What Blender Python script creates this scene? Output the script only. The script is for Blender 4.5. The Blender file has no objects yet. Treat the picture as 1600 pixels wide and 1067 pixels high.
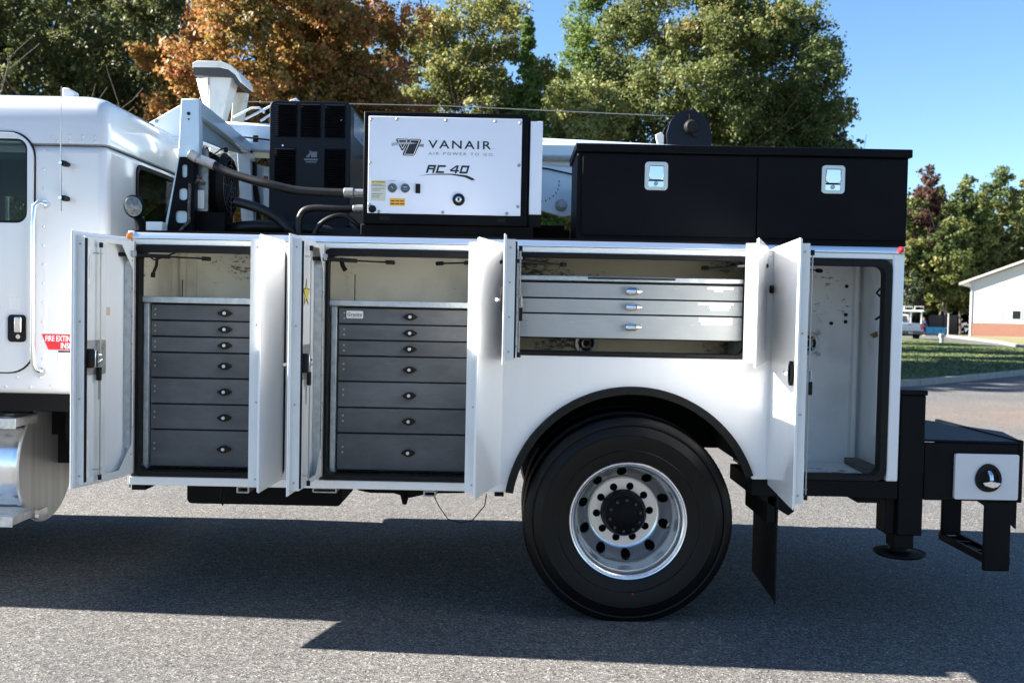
import bpy, bmesh, math, random
import numpy as np
from mathutils import Vector, Matrix
from mathutils.geometry import tessellate_polygon
random.seed(7); rng = np.random.default_rng(11)
PI = math.pi; R = math.radians
SC = bpy.context.scene; COL = SC.collection

# ------------------------------------------------------------ camera, sky, sun, exposure
cam = bpy.data.cameras.new('camera'); camo = bpy.data.objects.new('camera', cam); COL.objects.link(camo); SC.camera = camo
pitch = math.atan(48/1520); roll = .02
F = Vector((0, math.cos(pitch), -math.sin(pitch))); U0 = Vector((0, math.sin(pitch), math.cos(pitch))); X0 = Vector((1, 0, 0))
RR = math.cos(roll)*X0 + math.sin(roll)*U0; UU = -math.sin(roll)*X0 + math.cos(roll)*U0
M = Matrix((RR, UU, -F)).transposed().to_4x4(); M.translation = Vector((0, -4.95, 1.585)); camo.matrix_world = M
cam.sensor_width = 36; cam.lens = 36*1520/1600; cam.clip_start = .05; cam.clip_end = 3000
cam.dof.use_dof = True; cam.dof.focus_distance = 4.9; cam.dof.aperture_fstop = 4.0

SUNV = Vector((-1.57, .115, 1.0)).normalized()            # towards the sun
elev = math.asin(SUNV.z); azim = math.atan2(SUNV.x, SUNV.y)
W = bpy.data.worlds.new('World'); SC.world = W; W.use_nodes = True
nt = W.node_tree; bgn = nt.nodes['Background']; sky = nt.nodes.new('ShaderNodeTexSky'); sky.sky_type = 'NISHITA'
sky.sun_disc = False; sky.sun_elevation = elev; sky.sun_rotation = azim
sky.air_density = 1.0; sky.dust_density = .15; sky.ozone_density = 4.0; sky.altitude = 200
hs = nt.nodes.new('ShaderNodeHueSaturation'); hs.inputs['Saturation'].default_value = 1.08; hs.inputs['Value'].default_value = 1.0
nt.links.new(sky.outputs[0], hs.inputs['Color']); nt.links.new(hs.outputs[0], bgn.inputs[0]); bgn.inputs[1].default_value = .05
sl = bpy.data.lights.new('sun', 'SUN'); sl.energy = 5.0; sl.angle = R(.53); sl.color = (1, .945, .87)
slo = bpy.data.objects.new('sun', sl); COL.objects.link(slo); slo.rotation_euler = (-SUNV).to_track_quat('-Z', 'Y').to_euler(); slo.location = (-20, 5, 20)
SC.view_settings.view_transform = 'Standard'; SC.view_settings.look = 'None'; SC.view_settings.gamma = 1
SC.view_settings.exposure = 2.33; SC.view_settings.use_curve_mapping = False
SC.render.engine = 'CYCLES'

# ------------------------------------------------------------ materials
def mat(name, col, rough=.5, metal=0., coat=0., spec=.5, noise=None, bump=None, trans=0.):
    m = bpy.data.materials.new(name); m.use_nodes = True; n = m.node_tree; b = n.nodes['Principled BSDF']
    b.inputs['Base Color'].default_value = (*col, 1); b.inputs['Roughness'].default_value = rough; b.inputs['Metallic'].default_value = metal
    b.inputs['Coat Weight'].default_value = coat; b.inputs['Coat Roughness'].default_value = .08; b.inputs['Specular IOR Level'].default_value = spec
    if trans: b.inputs['Transmission Weight'].default_value = trans
    tc = None
    if noise or bump: tc = n.nodes.new('ShaderNodeTexCoord')
    if noise:                                             # (scale, other colour, lo, hi, stretch)
        sc, c2, lo, hi, st = noise
        mp = n.nodes.new('ShaderNodeMapping'); mp.inputs['Scale'].default_value = st; n.links.new(tc.outputs['Object'], mp.inputs[0])
        t = n.nodes.new('ShaderNodeTexNoise'); t.inputs['Scale'].default_value = sc; t.inputs['Detail'].default_value = 8; t.inputs['Roughness'].default_value = .65
        n.links.new(mp.outputs[0], t.inputs['Vector'])
        r = n.nodes.new('ShaderNodeValToRGB'); r.color_ramp.elements[0].position = lo; r.color_ramp.elements[1].position = hi
        r.color_ramp.elements[0].color = (*col, 1); r.color_ramp.elements[1].color = (*c2, 1)
        n.links.new(t.outputs[0], r.inputs[0]); n.links.new(r.outputs[0], b.inputs['Base Color'])
        mr = n.nodes.new('ShaderNodeMapRange'); mr.inputs['To Min'].default_value = max(rough-.06, .02); mr.inputs['To Max'].default_value = min(rough+.12, 1)
        n.links.new(t.outputs[0], mr.inputs[0]); n.links.new(mr.outputs[0], b.inputs['Roughness'])
    if bump:                                              # (scale, strength, distance)
        t = n.nodes.new('ShaderNodeTexNoise'); t.inputs['Scale'].default_value = bump[0]; t.inputs['Detail'].default_value = 4
        n.links.new(tc.outputs['Object'], t.inputs['Vector'])
        bp = n.nodes.new('ShaderNodeBump'); bp.inputs['Strength'].default_value = bump[1]; bp.inputs['Distance'].default_value = bump[2]
        n.links.new(t.outputs[0], bp.inputs['Height']); n.links.new(bp.outputs[0], b.inputs['Normal'])
    return m

def scuffed(name, base, mark, amount, scale=7., rough=.45, rust=None):
    """painted sheet with stains and scuffs that have a shape of their own"""
    m = bpy.data.materials.new(name); m.use_nodes = True; n = m.node_tree; b = n.nodes['Principled BSDF']
    tc = n.nodes.new('ShaderNodeTexCoord'); mp = n.nodes.new('ShaderNodeMapping'); mp.inputs['Scale'].default_value = (1, 1, 2.2)
    n.links.new(tc.outputs['Object'], mp.inputs[0])
    t = n.nodes.new('ShaderNodeTexNoise'); t.inputs['Scale'].default_value = scale*4; t.inputs['Detail'].default_value = 10; t.inputs['Roughness'].default_value = .75
    t2 = n.nodes.new('ShaderNodeTexNoise'); t2.inputs['Scale'].default_value = scale*.45; t2.inputs['Detail'].default_value = 3
    n.links.new(mp.outputs[0], t.inputs['Vector']); n.links.new(tc.outputs['Object'], t2.inputs['Vector'])
    mu = n.nodes.new('ShaderNodeMath'); mu.operation = 'MULTIPLY'; n.links.new(t.outputs[0], mu.inputs[0]); n.links.new(t2.outputs[0], mu.inputs[1])
    r = n.nodes.new('ShaderNodeValToRGB'); e = r.color_ramp.elements
    e[0].position = amount; e[0].color = (*base, 1); e[1].position = amount+.05; e[1].color = (*mark, 1)
    n.links.new(mu.outputs[0], r.inputs[0])
    out = r.outputs[0]
    t3 = n.nodes.new('ShaderNodeTexNoise'); t3.inputs['Scale'].default_value = 3; t3.inputs['Detail'].default_value = 6; n.links.new(tc.outputs['Object'], t3.inputs['Vector'])
    r3 = n.nodes.new('ShaderNodeValToRGB'); r3.color_ramp.elements[0].position = .5; r3.color_ramp.elements[1].position = .75
    c3 = rust or tuple(c*.7 for c in base)
    r3.color_ramp.elements[0].color = (1, 1, 1, 1); r3.color_ramp.elements[1].color = (*[min(1, c3[i]/base[i]) for i in range(3)], 1)
    n.links.new(t3.outputs[0], r3.inputs[0])
    mx = n.nodes.new('ShaderNodeMix'); mx.data_type = 'RGBA'; mx.blend_type = 'MULTIPLY'; mx.inputs[0].default_value = 1
    n.links.new(out, mx.inputs[6]); n.links.new(r3.outputs[0], mx.inputs[7]); n.links.new(mx.outputs[2], b.inputs['Base Color'])
    b.inputs['Roughness'].default_value = rough
    return m

WHITE = mat('white_paint', (.86, .86, .85), .28, coat=.8, bump=(3.5, .035, .008), noise=(3, (.81, .80, .78), .45, .8, (1, 1, .3)))
CABW = mat('cab_white_paint', (.67, .67, .68), .2, coat=1.0, bump=(2.2, .03, .008))
DOORIN = mat('door_inside_paint', (.74, .74, .71), .4, coat=.2, noise=(9, (.6, .58, .53), .5, .85, (1, 1, .4)))
INSIDE = scuffed('compartment_paint', (.80, .77, .66), (.12, .09, .06), .332, 8)
INSIDE2 = scuffed('rear_compartment_paint', (.78, .78, .76), (.07, .06, .05), .325, 6)
DIRTY = scuffed('dirty_compartment_paint', (.50, .46, .34), (.06, .05, .035), .29, 6)
RUBBER = mat('black_rubber', (.006, .006, .006), .6, spec=.25, noise=(20, (.022, .020, .017), .5, .85, (1, 1, 1)))
BLACK = mat('black_powder_coat', (.0025, .0027, .0035), .5, spec=.12, bump=(260, .25, .002), noise=(2.5, (.0065, .0065, .0075), .4, .7, (1, 1, 1)))
SATIN = mat('satin_black', (.0022, .0025, .0038), .45, spec=.1, bump=(400, .15, .001), noise=(3, (.005, .005, .0065), .4, .7, (1, 1, 1)))
CHASSIS = mat('chassis_black', (.004, .0037, .0035), .75, spec=.2, noise=(6, (.010, .008, .006), .5, .75, (1, 1, 1)))
TYRE = mat('tyre_rubber', (.0025, .0025, .0026), .40, spec=.22, noise=(5, (.005, .0047, .0042), .45, .75, (1, 1, 1)))
DRAWER = mat('dark_grey_drawer', (.075, .080, .086), .42, spec=.4, noise=(4, (.125, .130, .135), .35, .75, (1, 1, 2)), bump=(300, .1, .001))
DRAWER2 = mat('grey_drawer', (.33, .36, .37), .38, noise=(3, (.42, .43, .42), .35, .75, (1, 1, 2)))
GALV = mat('galvanised_steel', (.42, .46, .48), .42, .7, noise=(22, (.62, .64, .64), .4, .7, (1, 1, 1)))
ALU = mat('polished_aluminium', (.88, .89, .90), .17, 1.0, noise=(3, (.76, .77, .78), .4, .7, (1, 1, 1)))
RIMM = mat('rim_aluminium', (.92, .93, .94), .24, .88, coat=.4)
MACH = mat('machined_aluminium', (.66, .63, .6), .38, .75)
BRUSH = mat('brushed_aluminium', (.68, .68, .66), .42, .75, noise=(40, (.52, .52, .50), .35, .7, (1, 1, .03)))
TREADP = mat('tread_plate_aluminium', (.7, .7, .69), .4, .7, noise=(30, (.5, .5, .49), .4, .7, (1, 1, 1)))
CHROME = mat('chrome', (.85, .85, .86), .08, 1.0)
ZINC = mat('zinc_plate', (.45, .45, .44), .4, .6, noise=(30, (.3, .29, .27), .4, .7, (1, 1, 1)))
NAVY = mat('dark_navy_enclosure', (.0025, .0045, .011), .42, spec=.25, bump=(300, .15, .001))
PANELW = mat('compressor_white_panel', (.78, .80, .88), .3, coat=.4)
GLASS = mat('dark_window_glass', (.012, .018, .018), .04, 0, coat=.5, spec=.8)
AMBER = mat('amber_lens', (.75, .22, .02), .15, coat=1)
REDL = mat('red_lens', (.6, .02, .03), .15, coat=1)
RED = mat('red_decal', (.68, .025, .035), .4)
WDEC = mat('white_decal', (.82, .82, .82), .4)
INK = mat('black_ink', (.012, .012, .014), .45)
GREYINK = mat('grey_ink', (.22, .22, .24), .5)
SILVERINK = mat('silver_ink', (.42, .42, .42), .4)
YELLOW = mat('yellow_decal', (.75, .60, .06), .45)
ORANGE = mat('orange_decal', (.85, .42, .02), .45)
CREAM = mat('cream_decal', (.62, .62, .5), .5)
BLUEINK = mat('blue_ink', (.05, .15, .5), .5)
CREAMP = mat('weathered_cream_paint', (.76, .75, .69), .5, noise=(8, (.5, .47, .36), .5, .8, (1, 1, .4)))
STEEL = mat('steel_rod', (.35, .35, .34), .35, .8)
HOSE = mat('black_hose', (.006, .0058, .0056), .45, spec=.4, noise=(14, (.02, .0185, .017), .5, .8, (1, 1, 1)))
PANE = mat('tinted_glass', (.55, .66, .62), .0, trans=1.0)
PANE.node_tree.nodes['Principled BSDF'].inputs['IOR'].default_value = 1.25
SEAT = mat('cab_interior', (.04, .04, .042), .8)

for m_ in (DRAWER, DRAWER2):                              # each drawer front a slightly different batch of paint, with fine scratches
    n = m_.node_tree; b = n.nodes['Principled BSDF']; src = b.inputs['Base Color'].links[0].from_socket
    oi = n.nodes.new('ShaderNodeObjectInfo'); mr = n.nodes.new('ShaderNodeMapRange'); mr.inputs['To Min'].default_value = .86; mr.inputs['To Max'].default_value = 1.14; n.links.new(oi.outputs['Random'], mr.inputs[0])
    tc = n.nodes.new('ShaderNodeTexCoord'); mp = n.nodes.new('ShaderNodeMapping'); mp.inputs['Scale'].default_value = (3, 1, 60); mp.inputs['Rotation'].default_value = (0, .25, 0); n.links.new(tc.outputs['Object'], mp.inputs[0])
    ts = n.nodes.new('ShaderNodeTexNoise'); ts.inputs['Scale'].default_value = 4; ts.inputs['Detail'].default_value = 3; n.links.new(mp.outputs[0], ts.inputs['Vector'])
    rs = n.nodes.new('ShaderNodeValToRGB'); rs.color_ramp.elements[0].position = .70; rs.color_ramp.elements[1].position = .74; rs.color_ramp.elements[0].color = (1, 1, 1, 1); rs.color_ramp.elements[1].color = (1.5, 1.48, 1.42, 1); n.links.new(ts.outputs[0], rs.inputs[0])
    a1 = n.nodes.new('ShaderNodeVectorMath'); a1.operation = 'SCALE'; n.links.new(src, a1.inputs[0]); n.links.new(mr.outputs[0], a1.inputs['Scale'])
    a2 = n.nodes.new('ShaderNodeVectorMath'); a2.operation = 'MULTIPLY'; n.links.new(a1.outputs[0], a2.inputs[0]); n.links.new(rs.outputs[0], a2.inputs[1]); n.links.new(a2.outputs[0], b.inputs['Base Color'])

# ------------------------------------------------------------ mesh helpers
class MB:
    def __init__(s): s.v = []; s.f = []
    def add(s, vs, fs):
        o = len(s.v); s.v += [tuple(v) for v in vs]; s.f += [tuple(i+o for i in f) for f in fs]; return s
    def box(s, x0, x1, y0, y1, z0, z1):
        return s.add([(x0,y0,z0),(x1,y0,z0),(x1,y1,z0),(x0,y1,z0),(x0,y0,z1),(x1,y0,z1),(x1,y1,z1),(x0,y1,z1)],
                     [(0,3,2,1),(4,5,6,7),(0,1,5,4),(1,2,6,5),(2,3,7,6),(3,0,4,7)])
    def prism(s, pts, a, b, axis='y'):
        """closed 2-D polygon extruded from a to b along axis (pts are xz for y, yz for x, xy for z)"""
        def P(p, t): return (p[0], t, p[1]) if axis == 'y' else ((t, p[0], p[1]) if axis == 'x' else (p[0], p[1], t))
        n = len(pts); vs = [P(p, a) for p in pts] + [P(p, b) for p in pts]
        tris = tessellate_polygon([[Vector((p[0], p[1], 0)) for p in pts]])
        fs = [tuple(t) for t in tris] + [tuple(i+n for i in reversed(t)) for t in tris]
        fs += [(i, (i+1) % n, (i+1) % n+n, i+n) for i in range(n)]
        return s.add(vs, fs)
    def holed(s, outer, inners, a, b, axis='y'):
        def P(p, t): return (p[0], t, p[1]) if axis == 'y' else ((t, p[0], p[1]) if axis == 'x' else (p[0], p[1], t))
        loops = [outer]+inners; allp = [p for l in loops for p in l]; n = len(allp)
        tris = tessellate_polygon([[Vector((p[0], p[1], 0)) for p in l] for l in loops])
        vs = [P(p, a) for p in allp]+[P(p, b) for p in allp]
        fs = [tuple(t) for t in tris]+[tuple(i+n for i in reversed(t)) for t in tris]
        o = 0
        for l in loops:
            m = len(l); fs += [(o+i, o+(i+1) % m, o+(i+1) % m+n, o+i+n) for i in range(m)]; o += m
        return s.add(vs, fs)
    def tube(s, pts, r, n=10, caps=True):
        pts = [Vector(p) for p in pts]; rs = r if isinstance(r, (list, tuple)) else [r]*len(pts)
        o = len(s.v); fs = []; prev = None
        for i, p in enumerate(pts):
            d = (pts[min(i+1, len(pts)-1)]-pts[max(i-1, 0)]).normalized()
            if prev is None:
                a = d.orthogonal().normalized()
            else:
                a = (prev - d*prev.dot(d)).normalized()
            prev = a; b = d.cross(a)
            s.v += [tuple(p+rs[i]*(math.cos(2*PI*k/n)*a+math.sin(2*PI*k/n)*b)) for k in range(n)]
        for i in range(len(pts)-1):
            for k in range(n): fs.append((o+i*n+k, o+i*n+(k+1) % n, o+(i+1)*n+(k+1) % n, o+(i+1)*n+k))
        if caps: fs += [tuple(o+k for k in reversed(range(n))), tuple(o+(len(pts)-1)*n+k for k in range(n))]
        s.f += fs; return s
    def lathe(s, prof, c, n=48, axis='y', closed=True):
        """prof = [(radius, position along axis)]"""
        o = len(s.v); m = len(prof)
        for k in range(n):
            ca, sa = math.cos(2*PI*k/n), math.sin(2*PI*k/n)
            for r, t in prof:
                if axis == 'y': s.v.append((c[0]+r*ca, c[1]+t, c[2]+r*sa))
                elif axis == 'x': s.v.append((c[0]+t, c[1]+r*ca, c[2]+r*sa))
                else: s.v.append((c[0]+r*ca, c[1]+r*sa, c[2]+t))
        for k in range(n):
            k2 = (k+1) % n
            for i in range(m-1 if not closed else m):
                j = (i+1) % m; s.f.append((o+k*m+i, o+k*m+j, o+k2*m+j, o+k2*m+i))
        return s
    def disc(s, c, r, t0, t1, n=24, axis='y'):
        return s.lathe([(0.0001, t0), (r, t0), (r, t1), (0.0001, t1)], c, n, axis)
    def build(s, name, m, parent=None, bevel=0, seg=2, smooth=None, loc=None, rotz=None, ang=40):
        me = bpy.data.meshes.new(name); me.from_pydata(s.v, [], s.f)
        bm = bmesh.new(); bm.from_mesh(me); bmesh.ops.recalc_face_normals(bm, faces=bm.faces); bm.to_mesh(me); bm.free()
        me.materials.append(m); o = bpy.data.objects.new(name, me); COL.objects.link(o)
        if parent: o.parent = parent
        if loc: o.location = loc
        if rotz is not None: o.rotation_euler = (0, 0, rotz)
        if bevel:
            b = o.modifiers.new('bevel', 'BEVEL'); b.width = bevel; b.segments = seg; b.limit_method = 'ANGLE'; b.angle_limit = R(35); b.harden_normals = False
            smooth = True if smooth is None else smooth
        if smooth: me.shade_smooth(); me.set_sharp_from_angle(angle=R(ang))
        return o
def rrect(x0, x1, z0, z1, r, n=6):
    out = []
    for cx, cz, a0 in ((x1-r, z1-r, 0), (x0+r, z1-r, 90), (x0+r, z0+r, 180), (x1-r, z0+r, 270)):
        out += [(cx+r*math.cos(R(a0+90*i/n)), cz+r*math.sin(R(a0+90*i/n))) for i in range(n+1)]
    return out
def box(name, b, m, parent=None, bevel=0, **k): return MB().box(*b).build(name, m, parent, bevel, **k)
def thing(name, label, cat, loc=(0, 0, 0), group=None):
    o = bpy.data.objects.new(name, None); COL.objects.link(o); o.location = loc; o['label'] = label; o['category'] = cat
    if group: o['group'] = group
    return o
def tag(o, label, cat, group=None, kind=None):
    if label: o['label'] = label
    if cat: o['category'] = cat
    if group: o['group'] = group
    if kind: o['kind'] = kind
    return o
def share(src, loc, parent=None, name=None, rot=None):
    o = src.copy(); COL.objects.link(o); o.location = loc; o.parent = parent
    if rot: o.rotation_euler = rot
    return o
def text(name, body, x, y, z, h, m, parent, w=None, shear=0, bold=0, rotz=0, align='LEFT', spacing=1):
    """flat lettering facing -y; z is the baseline, h the cap height, w an optional total width"""
    cu = bpy.data.curves.new(name, 'FONT'); cu.body = body; cu.extrude = .0004; cu.shear = shear; cu.offset = bold; cu.space_character = spacing; cu.resolution_u = 3
    t = bpy.data.objects.new(name, cu); COL.objects.link(t)
    dg = bpy.context.evaluated_depsgraph_get(); me = bpy.data.meshes.new_from_object(t.evaluated_get(dg))
    bpy.data.objects.remove(t); me.materials.clear(); me.materials.append(m)
    xs = [v.co.x for v in me.vertices]; ys = [v.co.y for v in me.vertices]
    sx0, sx1, sh = min(xs), max(xs), max(ys) if max(ys) > 0 else 1
    k = h/sh; kx = (w/(sx1-sx0)) if w else k
    for v in me.vertices:
        X, Y, Z = (v.co.x-sx0)*kx, v.co.y*k, v.co.z; v.co = (X, -Z, Y)
    o = bpy.data.objects.new(name, me); COL.objects.link(o); o.parent = parent; o.location = (x, y, z); o.rotation_euler = (0, 0, rotz)
    return o

# ------------------------------------------------------------ ground, lawn, roads
def ground_mat():
    m = bpy.data.materials.new('worn_asphalt'); m.use_nodes = True; n = m.node_tree; b = n.nodes['Principled BSDF']
    g = n.nodes.new('ShaderNodeNewGeometry')
    vo = n.nodes.new('ShaderNodeTexVoronoi'); vo.inputs['Scale'].default_value = 118; n.links.new(g.outputs['Position'], vo.inputs['Vector'])
    r = n.nodes.new('ShaderNodeValToRGB'); e = r.color_ramp.elements
    e[0].position = 0; e[0].color = (.022, .021, .021, 1); e[1].position = 1; e[1].color = (.27, .258, .24, 1)
    for p, c in ((.12, (.052, .051, .049)), (.35, (.085, .082, .079)), (.6, (.105, .102, .097)), (.9, (.155, .149, .14))):
        q = e.new(p); q.color = (*c, 1)
    sep = n.nodes.new('ShaderNodeSeparateColor'); n.links.new(vo.outputs['Color'], sep.inputs[0]); n.links.new(sep.outputs[0], r.inputs[0])
    t = n.nodes.new('ShaderNodeTexNoise'); t.inputs['Scale'].default_value = .7; t.inputs['Detail'].default_value = 8; n.links.new(g.outputs['Position'], t.inputs['Vector'])
    r2 = n.nodes.new('ShaderNodeValToRGB'); r2.color_ramp.elements[0].position = .3; r2.color_ramp.elements[1].position = .75
    r2.color_ramp.elements[0].color = (.84, .85, .86, 1); r2.color_ramp.elements[1].color = (1.14, 1.12, 1.09, 1)
    n.links.new(t.outputs[0], r2.inputs[0])
    mx = n.nodes.new('ShaderNodeMix'); mx.data_type = 'RGBA'; mx.blend_type = 'MULTIPLY'; mx.inputs[0].default_value = 1
    n.links.new(r.outputs[0], mx.inputs[6]); n.links.new(r2.outputs[0], mx.inputs[7])
    t4 = n.nodes.new('ShaderNodeTexNoise'); t4.inputs['Scale'].default_value = 14; t4.inputs['Detail'].default_value = 6; n.links.new(g.outputs['Position'], t4.inputs['Vector'])
    r4 = n.nodes.new('ShaderNodeValToRGB'); r4.color_ramp.elements[0].position = .35; r4.color_ramp.elements[1].position = .65; r4.color_ramp.elements[0].color = (.88, .88, .88, 1); r4.color_ramp.elements[1].color = (1.1, 1.1, 1.1, 1)
    n.links.new(t4.outputs[0], r4.inputs[0])
    m4 = n.nodes.new('ShaderNodeMix'); m4.data_type = 'RGBA'; m4.blend_type = 'MULTIPLY'; m4.inputs[0].default_value = 1; n.links.new(r4.outputs[0], m4.inputs[7]); n.links.new(r2.outputs[0], m4.inputs[6]); n.links.new(m4.outputs[2], mx.inputs[7])
    # a reddish clay stain near the far kerb
    mp = n.nodes.new('ShaderNodeMapping'); mp.inputs['Location'].default_value = (-1.7, -3.3, 0); mp.inputs['Scale'].default_value = (.14, .30, 0)
    gr = n.nodes.new('ShaderNodeTexGradient'); gr.gradient_type = 'SPHERICAL'; n.links.new(g.outputs['Position'], mp.inputs[0]); n.links.new(mp.outputs[0], gr.inputs[0])
    m2 = n.nodes.new('ShaderNodeMath'); m2.operation = 'MULTIPLY'; m2.use_clamp = True; n.links.new(gr.outputs['Fac'], m2.inputs[0]); n.links.new(t.outputs[0], m2.inputs[1])
    mx2 = n.nodes.new('ShaderNodeMix'); mx2.data_type = 'RGBA'; n.links.new(m2.outputs[0], mx2.inputs[0]); n.links.new(mx.outputs[2], mx2.inputs[6]); mx2.inputs[7].default_value = (.22, .13, .08, 1)
    n.links.new(mx2.outputs[2], b.inputs['Base Color']); b.inputs['Roughness'].default_value = .85; b.inputs['Specular IOR Level'].default_value = .3
    bp = n.nodes.new('ShaderNodeBump'); bp.inputs['Strength'].default_value = .6; bp.inputs['Distance'].default_value = .004
    n.links.new(vo.outputs['Distance'], bp.inputs['Height']); n.links.new(bp.outputs[0], b.inputs['Normal'])
    return m
ASPH = ground_mat()
g = MB().add([(-1500, -300, 0), (1500, -300, 0), (1500, 2500, 0), (-1500, 2500, 0)], [(0, 1, 2, 3)]).build('ground', ASPH); g['kind'] = 'structure'
LAWN = mat('lawn_soil', (.04, .075, .014), .9, noise=(.5, (.14, .11, .04), .45, .75, (1, 2.5, 1)), bump=(30, .5, .03))
DRYLAWN = mat('dry_lawn', (.13, .13, .04), .9, noise=(.3, (.2, .16, .08), .35, .7, (1, 2, 1)))
KERB = mat('kerb_concrete', (.24, .225, .20), .85, noise=(5, (.34, .32, .28), .35, .7, (1, 1, 1)))
edge = [(-60, 17.4), (7.5, 17.4), (8.6, 17.6), (9.6, 18.2), (12, 20.6), (15.2, 23.9), (19, 27.0), (26, 31), (27.4, 42.4), (28.2, 52), (29.4, 62), (29.8, 75), (12, 90), (-60, 100)]
o = MB().prism(edge, .0, .12, 'z').build('lawn', LAWN); o['kind'] = 'structure'
def kerb_line(name, line, w=.16, h=.15):
    mb = MB()
    for a, b in zip(line, line[1:]):
        a, b = Vector(a), Vector(b); d = (b-a).normalized(); nn = Vector((d.y, -d.x)); e0 = -d*.01
        q = [a+nn*w, b+nn*w, b, a]; mb.prism([tuple(p) for p in q], -.02, h, 'z')
    o = mb.build(name, KERB, bevel=.02); o['kind'] = 'structure'; return o
kerb_line('kerb', edge[1:8])
lawn2 = [(30.6, 53.5), (34, 62.5), (38.8, 80), (40, 84.2), (60, 86), (90, 84), (80, 50), (45, 48), (32, 50)]
o = MB().prism(lawn2, 0, .12, 'z').build('far_lawn', DRYLAWN); o['kind'] = 'structure'
k2 = kerb_line('far_kerb', [(40, 84.2), (38.8, 80), (34, 62.5), (30.6, 53.5), (32, 50)][::1], w=.2)
k2.data.materials[0] = KERB

# grass blades standing on the near lawn (uncountable)
def grass():
    n = 34000; x = rng.uniform(5, 27, n); y = rng.uniform(17.6, 60, n)
    ok = []
    poly = edge
    def inside(px, py):
        c = False; j = len(poly)-1
        for i in range(len(poly)):
            xi, yi = poly[i]; xj, yj = poly[j]
            if (yi > py) != (yj > py) and px < (xj-xi)*(py-yi)/(yj-yi)+xi: c = not c
            j = i
        return c
    pts = [(a, b) for a, b in zip(x, y) if b+4.95 > 1.6*a and inside(a, b)]
    v = []; f = []
    for a, b in pts:
        for _ in range(2):
            t = random.uniform(0, PI); w = random.uniform(.01, .03); h = random.uniform(.02, .06); dx, dy = math.cos(t)*w, math.sin(t)*w
            i = len(v); v += [(a-dx, b-dy, .118), (a+dx, b+dy, .118), (a+random.uniform(-.04, .04), b+random.uniform(-.04, .04), .12+h)]; f.append((i, i+1, i+2))
    mb = MB(); mb.v = v; mb.f = f
    o = mb.build('grass', mat('grass_blades', (.045, .085, .014), .8, noise=(.8, (.14, .13, .035), .45, .75, (1, 2, 1)))); o['kind'] = 'stuff'; o['label'] = 'short mown grass on the shaded lawn'; o['category'] = 'grass'
grass()

# ------------------------------------------------------------ service truck
T = thing('service_truck', 'white service body truck with its side compartment doors standing open', 'truck', (0, 0, 0))
T.location = (-.3, 1.2, 0)
def tp(name, mb, m, parent=None, bevel=0, **k):
    o = mb.build(name, m, None, bevel, **k); o.parent = parent or T
    if parent is None: o.location = Vector(o.location)-Vector(T.location)
    return o
def tbx(name, b, m, bevel=.003, **k): return tp(name, MB().box(*b), m, bevel=bevel, **k)

# body shell
tp('top_rail', MB().box(-1.95, 1.985, 0, .05, 1.884, 1.912), WHITE, bevel=.003)
tp('trim_strip', MB().prism([(-.012, 1.914), (-.012, 1.922), (-.002, 1.944), (.05, 1.948), (.05, 1.914)], -1.945, 1.95, 'x'), mat('trim_aluminium', (.85, .87, .9), .3, .85), bevel=.001)
tp('roof_sheet', MB().box(-1.955, 1.985, .004, .60, 1.9495, 1.956).box(-1.955, 1.985, 1.84, 2.44, 1.9495, 1.956), CHASSIS)
tp('sill', MB().box(-1.945, -.0, -.002, .06, .658, .702), WHITE, bevel=.004)
tp('front_end_wall', MB().box(-1.952, -1.935, .0, .6, .66, 1.912), WHITE, bevel=.002)
tp('hinge_post', MB().box(-1.165, -.975, 0, .05, .702, 1.884), WHITE, bevel=.003)
tp('hinge_post', MB().box(-.055, -.0, 0.001, .05, 1.362, 1.884), WHITE, bevel=.003)
tp('hinge_post', MB().box(1.19, 1.345, 0, .05, 1.36, 1.884).box(1.31, 1.345, 0.0005, .05, .75, 1.36), WHITE, bevel=.003)
tp('corner_post', MB().box(1.925, 1.985, -.004, .10, .752, 1.912), WHITE, bevel=.008)
tp('corner_post', MB().box(1.965, 1.985, .10, .6, .752, 1.912), WHITE)
tp('door_seam', MB().box(-.062, -.0575, -.001, .01, .66, 1.9), GREYINK)
# fender panel with wheel arch
ac, ar = (.625, .56), .645
arc = [(ac[0]+ar*math.cos(R(a)), ac[1]+ar*math.sin(R(a))) for a in np.linspace(180-9.0, 17.5, 40)]
fp = [(-.055, .66), (ac[0]-ar*math.cos(math.asin(.1/ar)), .66)] + arc + [(ac[0]+ar*math.cos(math.asin(.19/ar)), .75), (1.31, .75), (1.31, 1.36), (-.055, 1.36)]
tp('fender_panel', MB().prism(fp, 0, .03), WHITE, bevel=.002)
def arcband(r0, r1, a0, a1, n=44):
    aa = np.linspace(R(a0), R(a1), n)
    return [(ac[0]+r0*math.cos(a), ac[1]+r0*math.sin(a)) for a in aa]+[(ac[0]+r1*math.cos(a), ac[1]+r1*math.sin(a)) for a in aa[::-1]]
tp('wheel_arch_flare', MB().prism(arcband(.652, .612, 171, 19), -.028, .0015), RUBBER, bevel=.008, seg=3)
tp('wheel_well_liner', MB().prism(arcband(.66, .64, 168, 23), .031, .72), CHASSIS)
tp('wheel_well_liner', MB().prism([(-.0, 1.0), (1.25, 1.0), (1.25, 1.35), (0, 1.35)], .722, .73), CHASSIS)
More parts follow.
